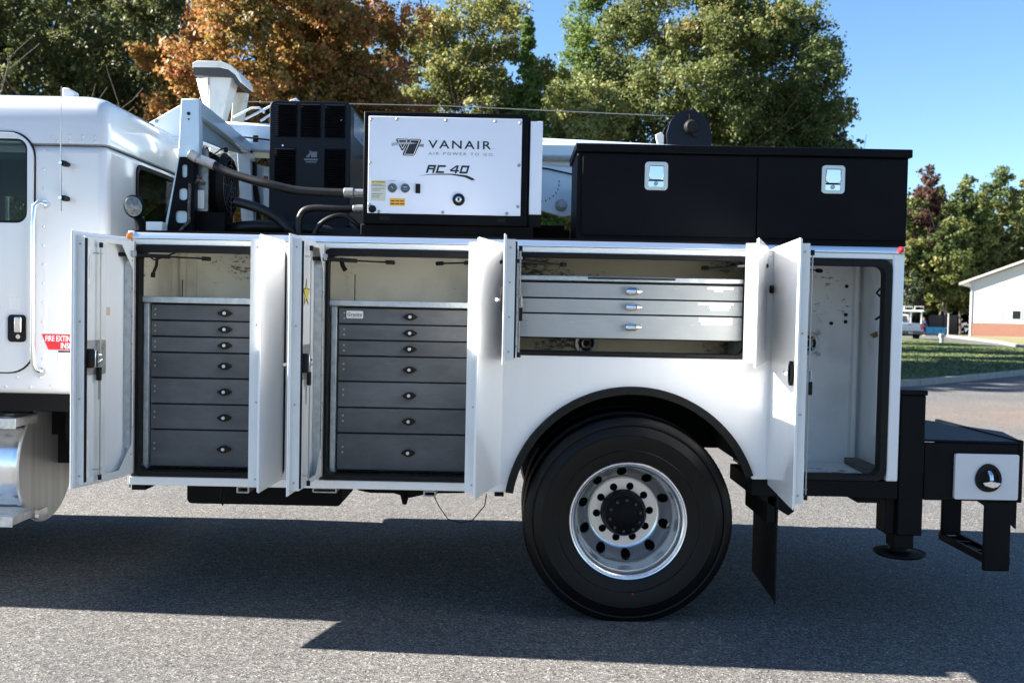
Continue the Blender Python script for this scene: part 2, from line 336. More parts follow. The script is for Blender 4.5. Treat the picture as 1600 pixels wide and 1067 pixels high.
# compartments: walls, roofs, floors
def comp(x0, x1, z0, z1, d, m, name='compartment_liner'):
    mb = MB(); y0 = .052
    mb.box(x0, x1, d, d+.01, z0, z1); mb.box(x0, x0+.004, y0, d, z0, z1); mb.box(x1-.004, x1, y0, d, z0, z1)
    mb.box(x0, x1, y0, d, z0, z0+.004); mb.box(x0, x1, y0, d, z1-.004, z1)
    return tp(name, mb, m)
comp(-1.93, -1.08, .704, 1.90, .55, INSIDE); comp(-1.06, -.06, .704, 1.90, .55, INSIDE)
comp(-.045, 1.26, 1.365, 1.90, .50, DIRTY); comp(1.27, 1.965, .762, 1.90, .55, INSIDE2)
# folds of sheet metal inside
tp('compartment_rib', MB().box(-1.87, -1.84, .52, .55, 1.55, 1.895).box(-1.80, -1.785, .535, .55, 1.55, 1.895), INSIDE)
tp('compartment_rib', MB().box(1.915, 1.935, .50, .55, .77, 1.89), INSIDE2)
tp('compartment_rib', MB().box(1.945, 1.959, .22, .27, .95, 1.85), WHITE, bevel=.002)
tp('wooden_block', MB().prism([(1.86, .12), (1.955, .10), (1.955, .5), (1.88, .5)], .767, .80, 'z'), mat('grimy_wood', (.16, .15, .13), .8, noise=(14, (.06, .055, .05), .4, .7, (1, 4, 1))), bevel=.004)
# rubber seals round the openings
def seal(x0, x1, z0, z1, w=.03, r=.055, y0=-.006):
    return tp('door_seal', MB().holed(rrect(x0, x1, z0, z1, r), [rrect(x0+w, x1-w, z0+w*.8, z1-w, r*.75)], y0, .06), RUBBER, bevel=.006)
seal(-1.935, -1.15, .703, 1.883, .036); seal(-.975, -.055, .703, 1.883, .036); seal(.0, 1.205, 1.362, 1.883, .024); seal(1.345, 1.925, .753, 1.883, .037)
# black frame under the rear compartment
tp('rear_frame', MB().prism([(1.24, .752), (1.99, .752), (1.99, .66), (1.80, .66), (1.73, .668), (1.5, .668), (1.24, .668)], .003, .5), BLACK, bevel=.004)
tp('rear_frame', MB().prism([(1.70, .70), (1.80, .655), (1.80, .63), (1.92, .63), (1.92, .70)], .05, .2), CHASSIS, bevel=.004)
tp('splash_bracket', MB().prism([(1.2, .76), (1.30, .76), (1.47, .64), (1.47, .58), (1.44, .56), (1.30, .64), (1.26, .70)], .03, .08), CHASSIS, bevel=.004)
# compartment floor / bed / far side so that the truck casts its whole shadow
tp('far_body_side', MB().box(-1.95, -.05, 1.84, 2.44, .66, 1.948).box(-.05, 1.3, 1.84, 2.44, 1.36, 1.948).box(1.3, 1.985, 1.84, 2.44, .66, 1.948).box(-.05, 0, 2.4, 2.44, .66, 1.36), WHITE)
tp('bed_floor', MB().box(-1.95, 1.985, .6, 1.84, 1.30, 1.34), CHASSIS)
tp('frame_rail', MB().box(-4.6, 2.2, .78, .86, .80, 1.08), CHASSIS); tp('frame_rail', MB().box(-4.6, 2.2, 1.58, 1.66, .80, 1.08), CHASSIS)
tp('cross_tube', MB().box(-1.93, -1.86, -.0, 2.4, .632, .657), CHASSIS)
tp('cross_tube', MB().holed(rrect(-1.40, -1.335, .622, .656, .006), [rrect(-1.392, -1.343, .629, .65, .003)], .02, 2.4), ZINC)
tp('cross_tube', MB().holed(rrect(-1.01, -.885, .632, .656, .006), [rrect(-1.003, -.892, .638, .652, .003)], .02, 2.4), ZINC)
tp('cross_tube', MB().holed(rrect(-.44, -.375, .622, .652, .006), [rrect(-.432, -.383, .629, .646, .003)], .02, 2.4), ZINC)
tp('cross_tube', MB().box(-.075, -.027, .02, 2.3, .632, .657), CHASSIS)
tp('hydraulic_tank', MB().prism(rrect(-1.83, -.95, .455, .66, .03), .55, .95), CHASSIS, bevel=.01)
tp('battery_box', MB().prism([(-.87, .66), (-.87, .54), (-.80, .525), (-.66, .525), (-.57, .50), (-.49, .52), (-.40, .53), (-.25, .535), (-.25, .66)], .6, 1.1), CHASSIS, bevel=.006)
tp('drain_valve', MB().tube([(-.60, .62, .53), (-.60, .62, .46)], [.03, .012], 8), CHASSIS)
tp('hanging_wire', MB().tube([(-.42, .3, .60), (-.38, .3, .52), (-.33, .3, .45), (-.26, .3, .43), (-.20, .3, .44), (-.13, .28, .53), (-.12, .25, .60)], .003, 6), RUBBER, smooth=True)
tp('tie_strap', MB().tube([(-1.62, .56, .62), (-1.635, .55, .52), (-1.64, .55, .47), (-1.628, .55, .45), (-1.618, .55, .48), (-1.62, .56, .56)], .006, 6), RUBBER)
tp('hanging_wire', MB().tube([(-1.958, .05, .70), (-1.959, .05, .635)], .004, 6), RUBBER)
# marker lamps
for x, z, m in ((-1.945, 1.925, AMBER), (1.96, 1.931, REDL)):
    tp('marker_lamp', MB().lathe([(.0001, -.028), (.010, -.026), (.016, -.016), (.018, .0), (.0001, .0)], (x, -.004, z), 20), m, smooth=True)
tp('junction_cover', MB().box(-1.956, -1.925, -.008, .03, 1.912, 1.952), WHITE, bevel=.004)

# ---- drawers
SCREW = MB().disc((0, 0, 0), .005, -.0025, 0, 10)
scr0 = SCREW.build('screw', ZINC); used = [False]
def screw(x, y, z, parent, m=None, s=1):
    if not used[0]: o = scr0; used[0] = True
    else: o = scr0.copy(); COL.objects.link(o)
    o.parent = parent; o.location = (x, y, z); o.scale = (s, 1, s); return o
PAD = MB().prism([(-.038, 0), (-.026, .009), (-.01, .0175), (.01, .0175), (.026, .009), (.038, 0), (.026, -.009), (.01, -.0175), (-.01, -.0175), (-.026, -.009)], -.022, 0)
zs = [1.585, 1.50, 1.417, 1.335, 1.203, 1.068, .935, .742]
def drawer(x0, x1, z0, z1, y, m, kind, lx, scs):
    mb = MB().box(x0, x1, y, y+.012, z0+.004, z1-.004).box(x0+.02, x1-.02, y+.012, .48, z0+.012, z1-.02)
    d = tp('drawer', mb, m, bevel=.0015)
    zc = (z0+z1)/2; off = Vector(d.location)
    if kind == 'paddle':
        a = PAD.build('latch', RUBBER, d, .003, loc=(lx, y, zc)); b = MB().disc((0, 0, 0), .0085, -.026, -.02, 16).build('lock_cylinder', MACH, d, .001, loc=(lx-.002, y, zc))
    else:
        MB().lathe([(.0001, -.004), (.014, 0), (.020, .012), (.020, .050), (.0001, .055)], (0, 0, 0), 20, 'x').build('latch', CHROME, d, loc=(lx-.03, y-.014, zc), smooth=True)
        MB().tube([(0, 0, 0), (.014, 0, 0), (.028, 0, 0)], [.016, .012, .005], 12).build('lock_cylinder', MACH, d, loc=(lx+.024, y-.014, zc), smooth=True)
    for sx in scs:
        for dz in (-.014, .014): screw(x0+sx, y, zc+dz+ (0 if z1-z0 < .1 else .01), d)
    return d
for i in range(7):
    drawer(-1.866, -1.19, zs[i+1], zs[i], .08, DRAWER, 'paddle', -1.482, (.02,))
for i in range(7):
    d = drawer(-.897, -.135, zs[i+1], zs[i], .08, DRAWER, 'paddle', -.526, (.028,))
    if i == 0:
        MB().prism(rrect(-.858, -.772, 1.529, 1.568, .005, 2), .0775, .08).build('nameplate', WDEC, d)
        text('lettering', 'Granite', -.853, .0768, 1.541, .018, INK, d, w=.075, bold=.01)
        MB().box(-.83, -.78, .0768, .0775, 1.534, 1.536).build('small_print', GREYINK, d)
for x0, x1 in ((-1.866, -1.19), (-.897, -.135)):
    tp('drawer_cabinet', MB().box(x0-.004, x1+.004, .094, .50, .735, 1.59), RUBBER)
tp('cabinet_rail', MB().box(-1.898, -1.872, .06, .45, .735, 1.588), GALV, bevel=.002)
tp('cabinet_rail', MB().box(-.932, -.905, .06, .45, .72, 1.588), GALV, bevel=.002)
tp('shelf', MB().box(-1.925, -1.16, .045, .54, 1.590, 1.622), GALV, bevel=.003)
tp('shelf', MB().box(-.965, -.07, .045, .54, 1.592, 1.622), GALV, bevel=.003)
z3 = [1.737, 1.655, 1.576, 1.449]
tags3 = [[(1.0, 1.135, 1.714, 1.727), (1.035, 1.08, 1.701, 1.7135)], [(.954, 1.137, 1.633, 1.646), (1.012, 1.122, 1.6195, 1.6325), (1.018, 1.114, 1.606, 1.619)], [(.96, 1.133, 1.546, 1.570), (.972, 1.133, 1.532, 1.5455)]]
for i in range(3):
    d = drawer(.034, 1.184, z3[i+1], z3[i], .065, DRAWER2, 'chrome', .612, (.02, .04, 1.12))
    for a, b, c, e in tags3[i]:
        MB().box(a, b, .0635, .065, c, e).build('label_tape', WDEC, d)
        MB().box(a+.01, b-.008, .0628, .0635, (c+e)/2-.0015, (c+e)/2+.0015).build('small_print', SILVERINK, d)
tp('drawer_cabinet', MB().box(.03, 1.188, .08, .46, 1.447, 1.742), RUBBER)
tp('shelf', MB().box(.005, 1.245, .05, .49, 1.745, 1.770), GALV, bevel=.003)
tp('warning_strip', MB().box(.382, .832, .047, .050, 1.755, 1.766), INK)
tp('cabinet_rail', MB().box(1.19, 1.215, .065, .4, 1.37, 1.742), GALV, bevel=.002)
tp('inner_post', MB().box(.012, .03, .065, .4, 1.37, 1.742), RUBBER)

# gas struts
def strut(a, b, parent=None):
    a, b = Vector(a), Vector(b); d = b-a; e = .1 if d.length < .25 else .0
    tp('gas_strut', MB().tube([a, a+d*.55], .0105, 10).tube([a+d*.55, a+d*.93], .0045, 8).tube([a+d*.9, b], .011, 8), RUBBER, smooth=True)
strut((-1.975, -.08, 1.828), (-1.575, .12, 1.822)); strut((-1.02, -.08, 1.826), (-.62, .12, 1.822))
strut((-.06, -.10, 1.826), (-.40, .12, 1.822)); strut((.02, -.08, 1.834), (.27, .10, 1.828)); strut((1.26, -.12, 1.832), (.98, .12, 1.826)); strut((1.32, -.12, 1.828), (1.60, .12, 1.824))
# little interior things
tp('wiring_loom', MB().tube([(-1.90, .08, 1.84), (-1.86, .1, 1.81), (-1.80, .1, 1.83), (-1.73, .1, 1.86)], .004, 8).tube([(-1.845, .10, 1.84), (-1.85, .1, 1.78), (-1.865, .1, 1.745)], .008, 8).tube([(-1.866, .1, 1.745), (-1.868, .1, 1.72)], .012, 8), RUBBER, smooth=True)
tp('wiring_loom', MB().tube([(-.895, .10, 1.84), (-.885, .1, 1.80), (-.87, .1, 1.775)], .012, 8), RUBBER, smooth=True)
tp('wiring_loom', MB().tube([(-1.85, .5, 1.72), (-1.85, .5, 1.62)], .003, 6).tube([(-.885, .5, 1.77), (-.885, .5, 1.62)], .003, 6), RUBBER)
def vent(x, z, y=.50):
    a = tp('ceiling_vent' if 0 else 'air_vent', MB().lathe([(.045, -.012), (.062, -.016), (.066, -.004), (.066, 0), (.045, 0)], (x, y, z), 28).lathe([(.018, -.014), (.026, -.018), (.03, 0), (.018, 0)], (x, y, z), 20), ZINC, smooth=True)
    MB().disc((x, y, z), .044, -.004, -.001, 24).build('vent_core', RUBBER, a)
    for k in range(4):
        t = PI/4+k*PI/2; MB().disc((x+.085*math.cos(t), y, z+.085*math.sin(t)), .012, -.012, 0, 12).tube([(x+.03*math.cos(t), y-.01, z+.03*math.sin(t)), (x+.085*math.cos(t), y-.008, z+.085*math.sin(t))], .006, 6).build('vent_lug', ZINC, a)
vent(1.67, 1.435, .545); vent(.415, 1.412, .495)
tp('hook', MB().tube([(1.945, .10, 1.73), (1.90, .10, 1.735), (1.885, .10, 1.715), (1.90, .10, 1.70), (1.93, .10, 1.71)], .006, 8), RUBBER, smooth=True)
tp('hook', MB().tube([(1.955, .12, 1.62), (1.915, .12, 1.595), (1.89, .12, 1.575)], .006, 8).tube([(1.92, .12, 1.60), (1.93, .12, 1.56), (1.955, .12, 1.545)], .002, 6), RUBBER, smooth=True)
tp('striker', MB().prism([(1.86, 1.50), (1.895, 1.515), (1.90, 1.49), (1.88, 1.48)], .10, .12), mat('brass', (.3, .22, .1), .4, .8))
for x, z in ((1.88, 1.60), (1.88, 1.56), (1.88, 1.76), (1.80, 1.55)): tp('plug', MB().disc((x, .545, z), .010, -.006, 0, 12), RUBBER)
tp('wiring_loom', MB().tube([(1.90, .10, 1.86), (1.93, .09, 1.85), (1.95, .08, 1.85)], .008, 8), RUBBER, smooth=True)
tp('pull_cable', MB().tube([(1.372, .02, 1.82), (1.374, .04, 1.5), (1.372, .04, 1.15), (1.385, .03, .95), (1.37, .01, .80), (1.362, 0, .70)], .0045, 6), ZINC, smooth=True)

# ---- doors (each modelled shut at its own hinge, then swung open)
def door(hx, nx, ny, z0, z1, side, kind, parentname='compartment_door'):
    """side=+1 hinged at its left edge, -1 at its right; (nx, ny) is where the free edge stands"""
    dx, dy = nx-hx, ny+.012; w = math.hypot(dx, dy)
    ang = math.atan2(dy*side, dx*side)
    s = side; H = z1-z0
    def b(x0, x1, y0, y1, a, c): return (min(s*x0, s*x1), max(s*x0, s*x1), y0, y1, a, c)
    D = MB().box(*b(0, w, -.006, 0, 0, H)).build(parentname, WHITE, T, .0025)
    D.location = Vector((hx, -.008, z0))-T.location; D.rotation_euler = (0, 0, ang)
    MB().tube([(0, .002, .01), (0, .002, H-.01)], .0085, 8).build('hinge', WHITE, D, smooth=True)
    # return lip and the inner pan
    MB().box(*b(w-.012, w-.004, 0, .006, .004, H-.004)).build('edge_lip', WHITE, D, .001)
    px0, px1, pz0, pz1, dep = .012, w-.032, .022, H-.022, (.045 if side > 0 else .056)
    cx0, cx1 = px0+.014, px1-(.15 if H > .9 else .10)
    cut = [(cx0, .175), (cx0, H-.165), (cx0+.085, H-.045), (cx1, H-.045), (cx1, .05), (cx0+.095, .05)] if H > .9 else [(cx0, .06), (cx0, H-.06), (cx0+.03, H-.04), (cx1, H-.04), (cx1, .04), (cx0+.03, .04)]
    hole = [(s*a, c) for a, c in cut]
    pan = MB().holed([(s*px0, pz0), (s*px1, pz0), (s*px1, pz1), (s*px0, pz1)], [hole], dep-.002, dep)
    pan.box(*b(px0, px0+.002, 0, dep-.002, pz0, pz1)).box(*b(px1-.002, px1, 0, dep-.002, pz0, pz1)).box(*b(px0+.002, px1-.002, 0, dep-.002, pz0, pz0+.002)).box(*b(px0+.002, px1-.002, 0, dep-.002, pz1-.002, pz1))
    pan.build('inner_pan', DOORIN, D)
    # strengthening channel on the hinge side seen through the cutout
    MB().box(*b(cx0-.004, cx0+.012, .002, dep-.004, .15, H-.12)).build('hinge_channel', GALV, D)
    if side > 0 and kind != 'rear': MB().box(*b(px1-.011, px1-.001, dep, dep+.008, pz0+.01, pz1-.01)).build('rubber_seal', RUBBER, D)
    MB().box(*b(px0, px0+.006, dep, dep+.005, pz0, pz1)).build('hinge_strip', ZINC, D)
    n = 8 if H > .9 else 4
    for i in range(n): 
        screw(s*(cx0+.006), dep+.001, .12+(H-.24)*i/(n-1), D)
    for i in range(4): screw(s*(px1+.0025), .022, .06+(H-.12)*i/3, D).rotation_euler = (0, 0, R(90))
    # rods, guides and latch on the inside
    rx = px1-(.085 if kind == 'full' else .05)
    if side > 0:
        rod = MB().tube([(s*rx, dep+.022, .05), (s*rx, dep+.022, H-.06)], .0035, 8); rod.build('latch_rod', STEEL, D, smooth=True)
        for zz in (.045, H-.06): MB().tube([(s*rx-.0, dep+.022, zz-.012), (s*rx, dep+.022, zz+.012)], .009, 12).build('rod_roller', RUBBER, D, smooth=True)
        for zz in (.085, H-.10): MB().tube([(s*(rx+.026), dep, zz), (s*(rx+.026), dep+.022, zz), (s*(rx-.012), dep+.022, zz)], .0022, 6).build('rod_guide', STEEL, D)
        for zz in (.08, H-.22): MB().holed(rrect(min(s*(px1-.006), s*(px1-.034)), max(s*(px1-.006), s*(px1-.034)), zz-.03, zz+.15, .003, 2), [rrect(min(s*(px1-.024), s*(px1-.030)), max(s*(px1-.024), s*(px1-.030)), zz, zz+.11, .0025, 3)], dep+.0005, dep+.003).build('guide_bracket', WHITE, D)
    lz = .50*H if kind != 'rear' else .50*H
    if side < 0: return D
    full = kind == 'full'
    pl = MB().prism(rrect(min(s*(px1-.014), s*(px1-(.145 if kind == 'full' else .05))), max(s*(px1-.014), s*(px1-(.145 if kind == 'full' else .05))), lz-.07, lz+.095, .012, 3), dep+.0005, dep+.004).build('latch_plate', ZINC, D) if full else None
    lt = MB().box(*b(px1-.034, px1-.012, dep+.004, dep+(.030 if kind == 'full' else .01), lz-.035, lz+.055)).build('latch_body', RUBBER, D, .003) if full else None
    MB().box(*b(px1-.056, px1-.036, dep+.004, dep+.034, lz-.03, lz+.048)).box(*b(px1-.070, px1-.060, dep+.004, dep+.024, lz-.026, lz+.01)).tube([(s*(px1-.062), dep+.02, lz+.030), (s*(px1-.085), dep+.03, lz+.022)], .007, 8).tube([(s*(px1-.062), dep+.02, lz-.012), (s*(px1-.088), dep+.03, lz+.004)], .007, 8).build('latch_mechanism', CHROME, D, .003) if full else MB().tube([(s*(px1-.045), dep, lz+.02), (s*(px1-.045), dep+.028, lz+.015), (s*(px1-.04), dep+.03, lz-.03)], .005, 8).build('latch_mechanism', ZINC, D, smooth=True)
    MB().box(*(b(px1-.088, px1-.066, dep+.012, dep+.03, lz-.098, lz-.034) if full else b(px1-.055, px1-.035, dep+.020, dep+.036, lz-.095, lz-.035))).build('release_handle', RUBBER, D, .004)
    if H > .9: MB().box(*b(px1-.112, px1-.096, dep+.0005, dep+.002, lz-.19, lz-.072)).build('guide_bracket', ZINC, D)
    MB().box(*b(px0+.012, px0+.035, dep, dep+.02, H-.10, H-.07)).build('strut_bracket', GALV, D, .002)
    # paddle handle on the outside
    hz = lz+.0
    hd = MB().holed([(s*(w-.085)+.036*math.cos(t)*1.0, hz+.056*math.sin(t)) for t in np.linspace(0, 2*PI, 28, endpoint=False)], [[(s*(w-.085)+.024*math.cos(t), hz+.041*math.sin(t)) for t in np.linspace(0, 2*PI, 28, endpoint=False)]], -.020, -.006).build('handle_bezel', RUBBER, D, .004)
    MB().prism([(s*(w-.085)+.024*math.cos(t), hz+.041*math.sin(t)) for t in np.linspace(0, 2*PI, 28, endpoint=False)], -.008, -.0062).build('handle_cup', RUBBER, D)
    MB().tube([(s*(w-.085), -.008, hz-.0), (s*(w-.085), -.035, hz-.0)], .006, 10).tube([(s*(w-.110), -.038, hz), (s*(w-.085), -.045, hz+.002), (s*(w-.062), -.038, hz)], [.008, .006, .008], 10).build('t_handle', CHROME, D, smooth=True)
    return D
d1 = door(-1.95, -2.064, -.40, .703, 1.918, 1, 'full')
d2 = door(-1.165, -1.184, -.40, .703, 1.920, -1, 'full')
d3 = door(-1.0, -1.028, -.47, .703, 1.920, 1, 'full')
d5 = door(-.05, -.163, -.46, .707, 1.922, -1, 'full')
d6 = door(-.02, -.038, -.60, 1.340, 1.928, 1, 'upper')
d7 = door(1.285, 1.090, -.60, 1.350, 1.932, -1, 'upper')
d8 = door(1.325, 1.268, -.65, .724, 1.932, 1, 'rear')
d1['label'] = 'foremost compartment door, its inner pan, lock rod and latch showing'
d8['label'] = 'rearmost tall compartment door with black oval handle'
tp('door_bumper', MB().box(1.30, 1.335, -.035, 0, 1.70, 1.74), RUBBER, bevel=.006)
# star emblem on the inside of the third door, sits on the pan
w3 = math.hypot(-.028, -.458)
st = []
for k in range(10):
    rr = .062 if k % 2 == 0 else .026; t = PI/2+k*PI/5; st.append((.345+rr*math.cos(t), .945+rr*math.sin(t)*1.1))
MB().prism(st, .0455, .047).build('star_decal', INK, d3)
MB().prism([(.345+(a-.345)*.80, .945+(c-.945)*.80) for a, c in st], .0472, .048).build('star_decal', YELLOW, d3)
# old sticker patch on the first door
MB().box(.14, .19, .0005, .001, .82, .86).build('sticker_residue', mat('sticker_residue', (.62, .52, .40), .7), d1)

# ---- rear wheels
def tyre_profile():
    p = [(.300, .030), (.306, .012), (.330, .004), (.360, .000), (.363, -.003), (.367, .000), (.40, -.007), (.44, -.009), (.443, -.011), (.447, -.009), (.470, -.002), (.490, .009), (.492, .003), (.500, .002), (.518, .008), (.532, .019), (.540, .038), (.5435, .072)]
    x = .075
    for k in range(3):
        p += [(.5435, x+.008), (.532, x+.011), (.532, x+.019), (.5445, x+.022)]; x += .042
    p += [(.5425, .215), (.528, .25), (.49, .275), (.44, .28), (.38, .275), (.300, .255), (.286, .20), (.286, .08)]
    return p
def wheel_disc(c):
    """outer wheel: deep dish, ten hand holes, cut through with a boolean"""
    d = MB().lathe([(.3035, .006), (.300, .002), (.294, .004), (.289, .014), (.283, .02), (.279, .045), (.268, .06), (.266, .13), (.258, .165), (.250, .185), (.236, .200), (.205, .235), (.192, .247), (.181, .250), (.181, .262), (.20, .256), (.24, .222), (.262, .195), (.274, .15), (.278, .07), (.290, .05), (.292, .03), (.3035, .016)], c, 96)
    return d
def rear_wheel(y, flip=False, detailed=True):
    c = (0, 0, 0); Wt = bpy.data.objects.new('wheel', None); COL.objects.link(Wt); Wt.parent = T
    Wt.location = Vector((.614, y, .520))-T.location
    if flip: Wt.rotation_euler = (0, 0, PI)
    t = MB().lathe(tyre_profile(), c, 96).build('tyre', TYRE, Wt, smooth=True, ang=25)
    sp = MB()                                             # fine shoulder siping
    for k in range(120):
        a = 2*PI*k/120; ca, sa = math.cos(a), math.sin(a); q = []
        for rr_, yy in ((.5335, .019), (.5415, .038), (.5452, .070)):
            for u in (-.0035, .0035): q.append((rr_*ca-u*sa, yy, rr_*sa+u*ca))
        sp.add(q, [(0, 1, 3, 2), (2, 3, 5, 4)])
    so = sp.build('shoulder_sipes', TYRE, Wt); so['kind'] = 'stuff'
    rim = wheel_disc(c).build('rim', RIMM, Wt, smooth=True, ang=30)
    if detailed:
        cut = MB()
        for k in range(10):
            a = 2*PI*k/10+R(22); n = 24; cx, cz = .223*math.cos(a), .223*math.sin(a)
            cut.lathe([(.0001, .14), (.0265, .14), (.0265, .30), (.0001, .30)], (cx, 0, cz), 24)
        co = cut.build('cutter', ALU)
        co.parent = Wt
        md = rim.modifiers.new('b', 'BOOLEAN'); md.object = co; md.solver = 'EXACT'; md.operation = 'DIFFERENCE'
        bpy.context.view_layer.update(); dg = bpy.context.evaluated_depsgraph_get(); me = bpy.data.meshes.new_from_object(rim.evaluated_get(dg)); rim.modifiers.clear(); rim.data = me
        me.shade_smooth(); me.set_sharp_from_angle(angle=R(30)); bpy.data.objects.remove(co)
        flange = [(0.142*math.cos(a), .142*math.sin(a)) for a in np.linspace(0, 2*PI, 10, endpoint=False)]
        outer = [(.180*math.cos(a), .180*math.sin(a)) for a in np.linspace(0, 2*PI, 80, endpoint=False)]
        holes = [[(hx*math.cos(R(4))-hz*math.sin(R(4))+.0205*math.cos(t), hz*math.cos(R(4))+hx*math.sin(R(4))+.0205*math.sin(t)) for t in np.linspace(0, 2*PI, 18, endpoint=False)] for hx, hz in flange]
        centre = [(.11*math.cos(a), .11*math.sin(a)) for a in np.linspace(0, 2*PI, 40, endpoint=False)]
        MB().holed(outer, holes+[centre], .244, .250).build('mounting_ring', MACH, Wt, .001)
        MB().lathe([(.0001, .13), (.045, .13), (.062, .138), (.075, .142), (.095, .146), (.104, .152), (.106, .165), (.112, .175), (.121, .20), (.123, .30), (.0001, .30)], c, 48).build('hub', SATIN, Wt, smooth=True, ang=30)
        hb = MB()
        for k in range(10):
            a = 2*PI*k/10+R(13); hb.lathe([(.0001, .130), (.0075, .130), (.0085, .15), (.0001, .15)], (.082*math.cos(a), 0, .082*math.sin(a)), 8)
        hb.build('hub_bolt', mat('greasy_bolt', (.045, .04, .034), .4, .5), Wt)
        MB().disc(c, .26, .30, .305, 40).build('brake_drum', CHASSIS, Wt)
        MB().disc((.03, 0, -.372), .004, -.0075, -.004, 8).build('paint_dot', RED, Wt)
    return Wt
rear_wheel(.0); rear_wheel(.33, detailed=False); rear_wheel(2.44, True, False)
tp('axle', MB().tube([(.612, .3, .519), (.612, 2.1, .519)], .07, 16), CHASSIS, smooth=True)
tp('mud_flap', MB().prism([(.02, .66), (.02, .10), (.06, .115), (.50, .15), (.50, .66)], 1.378, 1.386, 'x'), RUBBER, bevel=.002)
tp('mud_flap_edge', MB().box(1.33, 1.376, .03, .50, .52, .66), CHASSIS, bevel=.004)

# ---- rear bumper, outrigger, step
tp('outrigger_housing', MB().box(1.992, 2.118, -.002, .16, .475, 1.195).box(1.988, 2.125, -.008, .17, 1.195, 1.222), BLACK, bevel=.006)
tp('outrigger_housing', MB().box(1.94, 1.99, .03, .16, .475, .665), BLACK, bevel=.006)
tp('outrigger_leg', MB().box(1.985, 2.09, .02, .14, .40, .48), CHASSIS, bevel=.012)
tp('outrigger_pad', MB().lathe([(.0001, .0), (.115, -.010), (.130, .002), (.130, .010), (.11, .008), (.05, .018), (.04, .05), (.0001, .05)], (2.045, .10, .362), 36, 'z'), BLACK, smooth=True)
tp('tail_shelf', MB().prism([(2.12, 1.068), (2.12, .66), (2.625, .66), (2.625, .955)], 1.6, 1.66), BLACK, bevel=.004)
tp('tail_shelf', MB().box(2.12, 2.60, .0, .03, .66, .955).box(2.12, 2.62, .03, 1.6, .66, .70), BLACK, bevel=.005)
tp('tail_shelf_top', MB().prism([(2.121, .031), (2.60, .0), (2.63, .03), (2.74, .45), (2.52, 1.05), (2.121, 1.6)], .956, .968, 'z'), mat('shelf_paint', (.003, .004, .009), .6, spec=.2), bevel=.003)
tp('tail_shelf', MB().box(2.602, 2.625, .0, 1.0, .655, .975), BLACK, bevel=.005)
BD = tp('bumper_box_door', MB().prism(rrect(2.268, 2.592, .672, .905, .010, 3), -.022, -.002), CABW, bevel=.004)
MB().holed([(2.435+.066*math.cos(t)*(1-.12*math.sin(t)), .785+.072*math.sin(t)) for t in np.linspace(0, 2*PI, 32, endpoint=False)], [[(2.435+.048*math.cos(t)*(1-.12*math.sin(t)), .785+.052*math.sin(t)) for t in np.linspace(0, 2*PI, 32, endpoint=False)]], -.034, -.022).build('handle_bezel', RUBBER, BD, .004)
MB().prism([(2.435+.048*math.cos(t)*(1-.12*math.sin(t)), .785+.052*math.sin(t)) for t in np.linspace(0, 2*PI, 32, endpoint=False)], -.026, -.0225).build('handle_cup', RUBBER, BD)
MB().tube([(2.435, -.03, .815), (2.435, -.055, .80), (2.435, -.062, .775)], [.014, .011, .009], 14).prism([(2.39, .765), (2.435, .775), (2.48, .765), (2.47, .748), (2.435, .738), (2.40, .748)], -.07, -.05).build('t_handle', CHROME, BD, .004, smooth=True)
tp('step_arm', MB().box(2.44, 2.575, .0, .028, .30, .66), BLACK, bevel=.008)
tp('step_arm', MB().box(2.49, 2.60, .60, .63, .35, .66), BLACK, bevel=.006)
tp('step_tread', MB().box(2.47, 2.59, .028, .60, .325, .345).box(2.47, 2.49, .028, .6, .345, .365).box(2.57, 2.59, .028, .6, .345, .365).box(2.48, 2.58, .2, .22, .345, .36).box(2.48, 2.58, .4, .42, .345, .36), BLACK, bevel=.003)
tp('step_gusset', MB().prism([(2.40, .66), (2.60, .66), (2.60, .52), (2.56, .56)], .002, .026), BLACK)
tp('tail_lamp', MB().disc((1.99, .25, 1.83), .05, 0, .035, 24, 'x'), mat('blue_black_lens', (.01, .02, .05), .2), smooth=True)

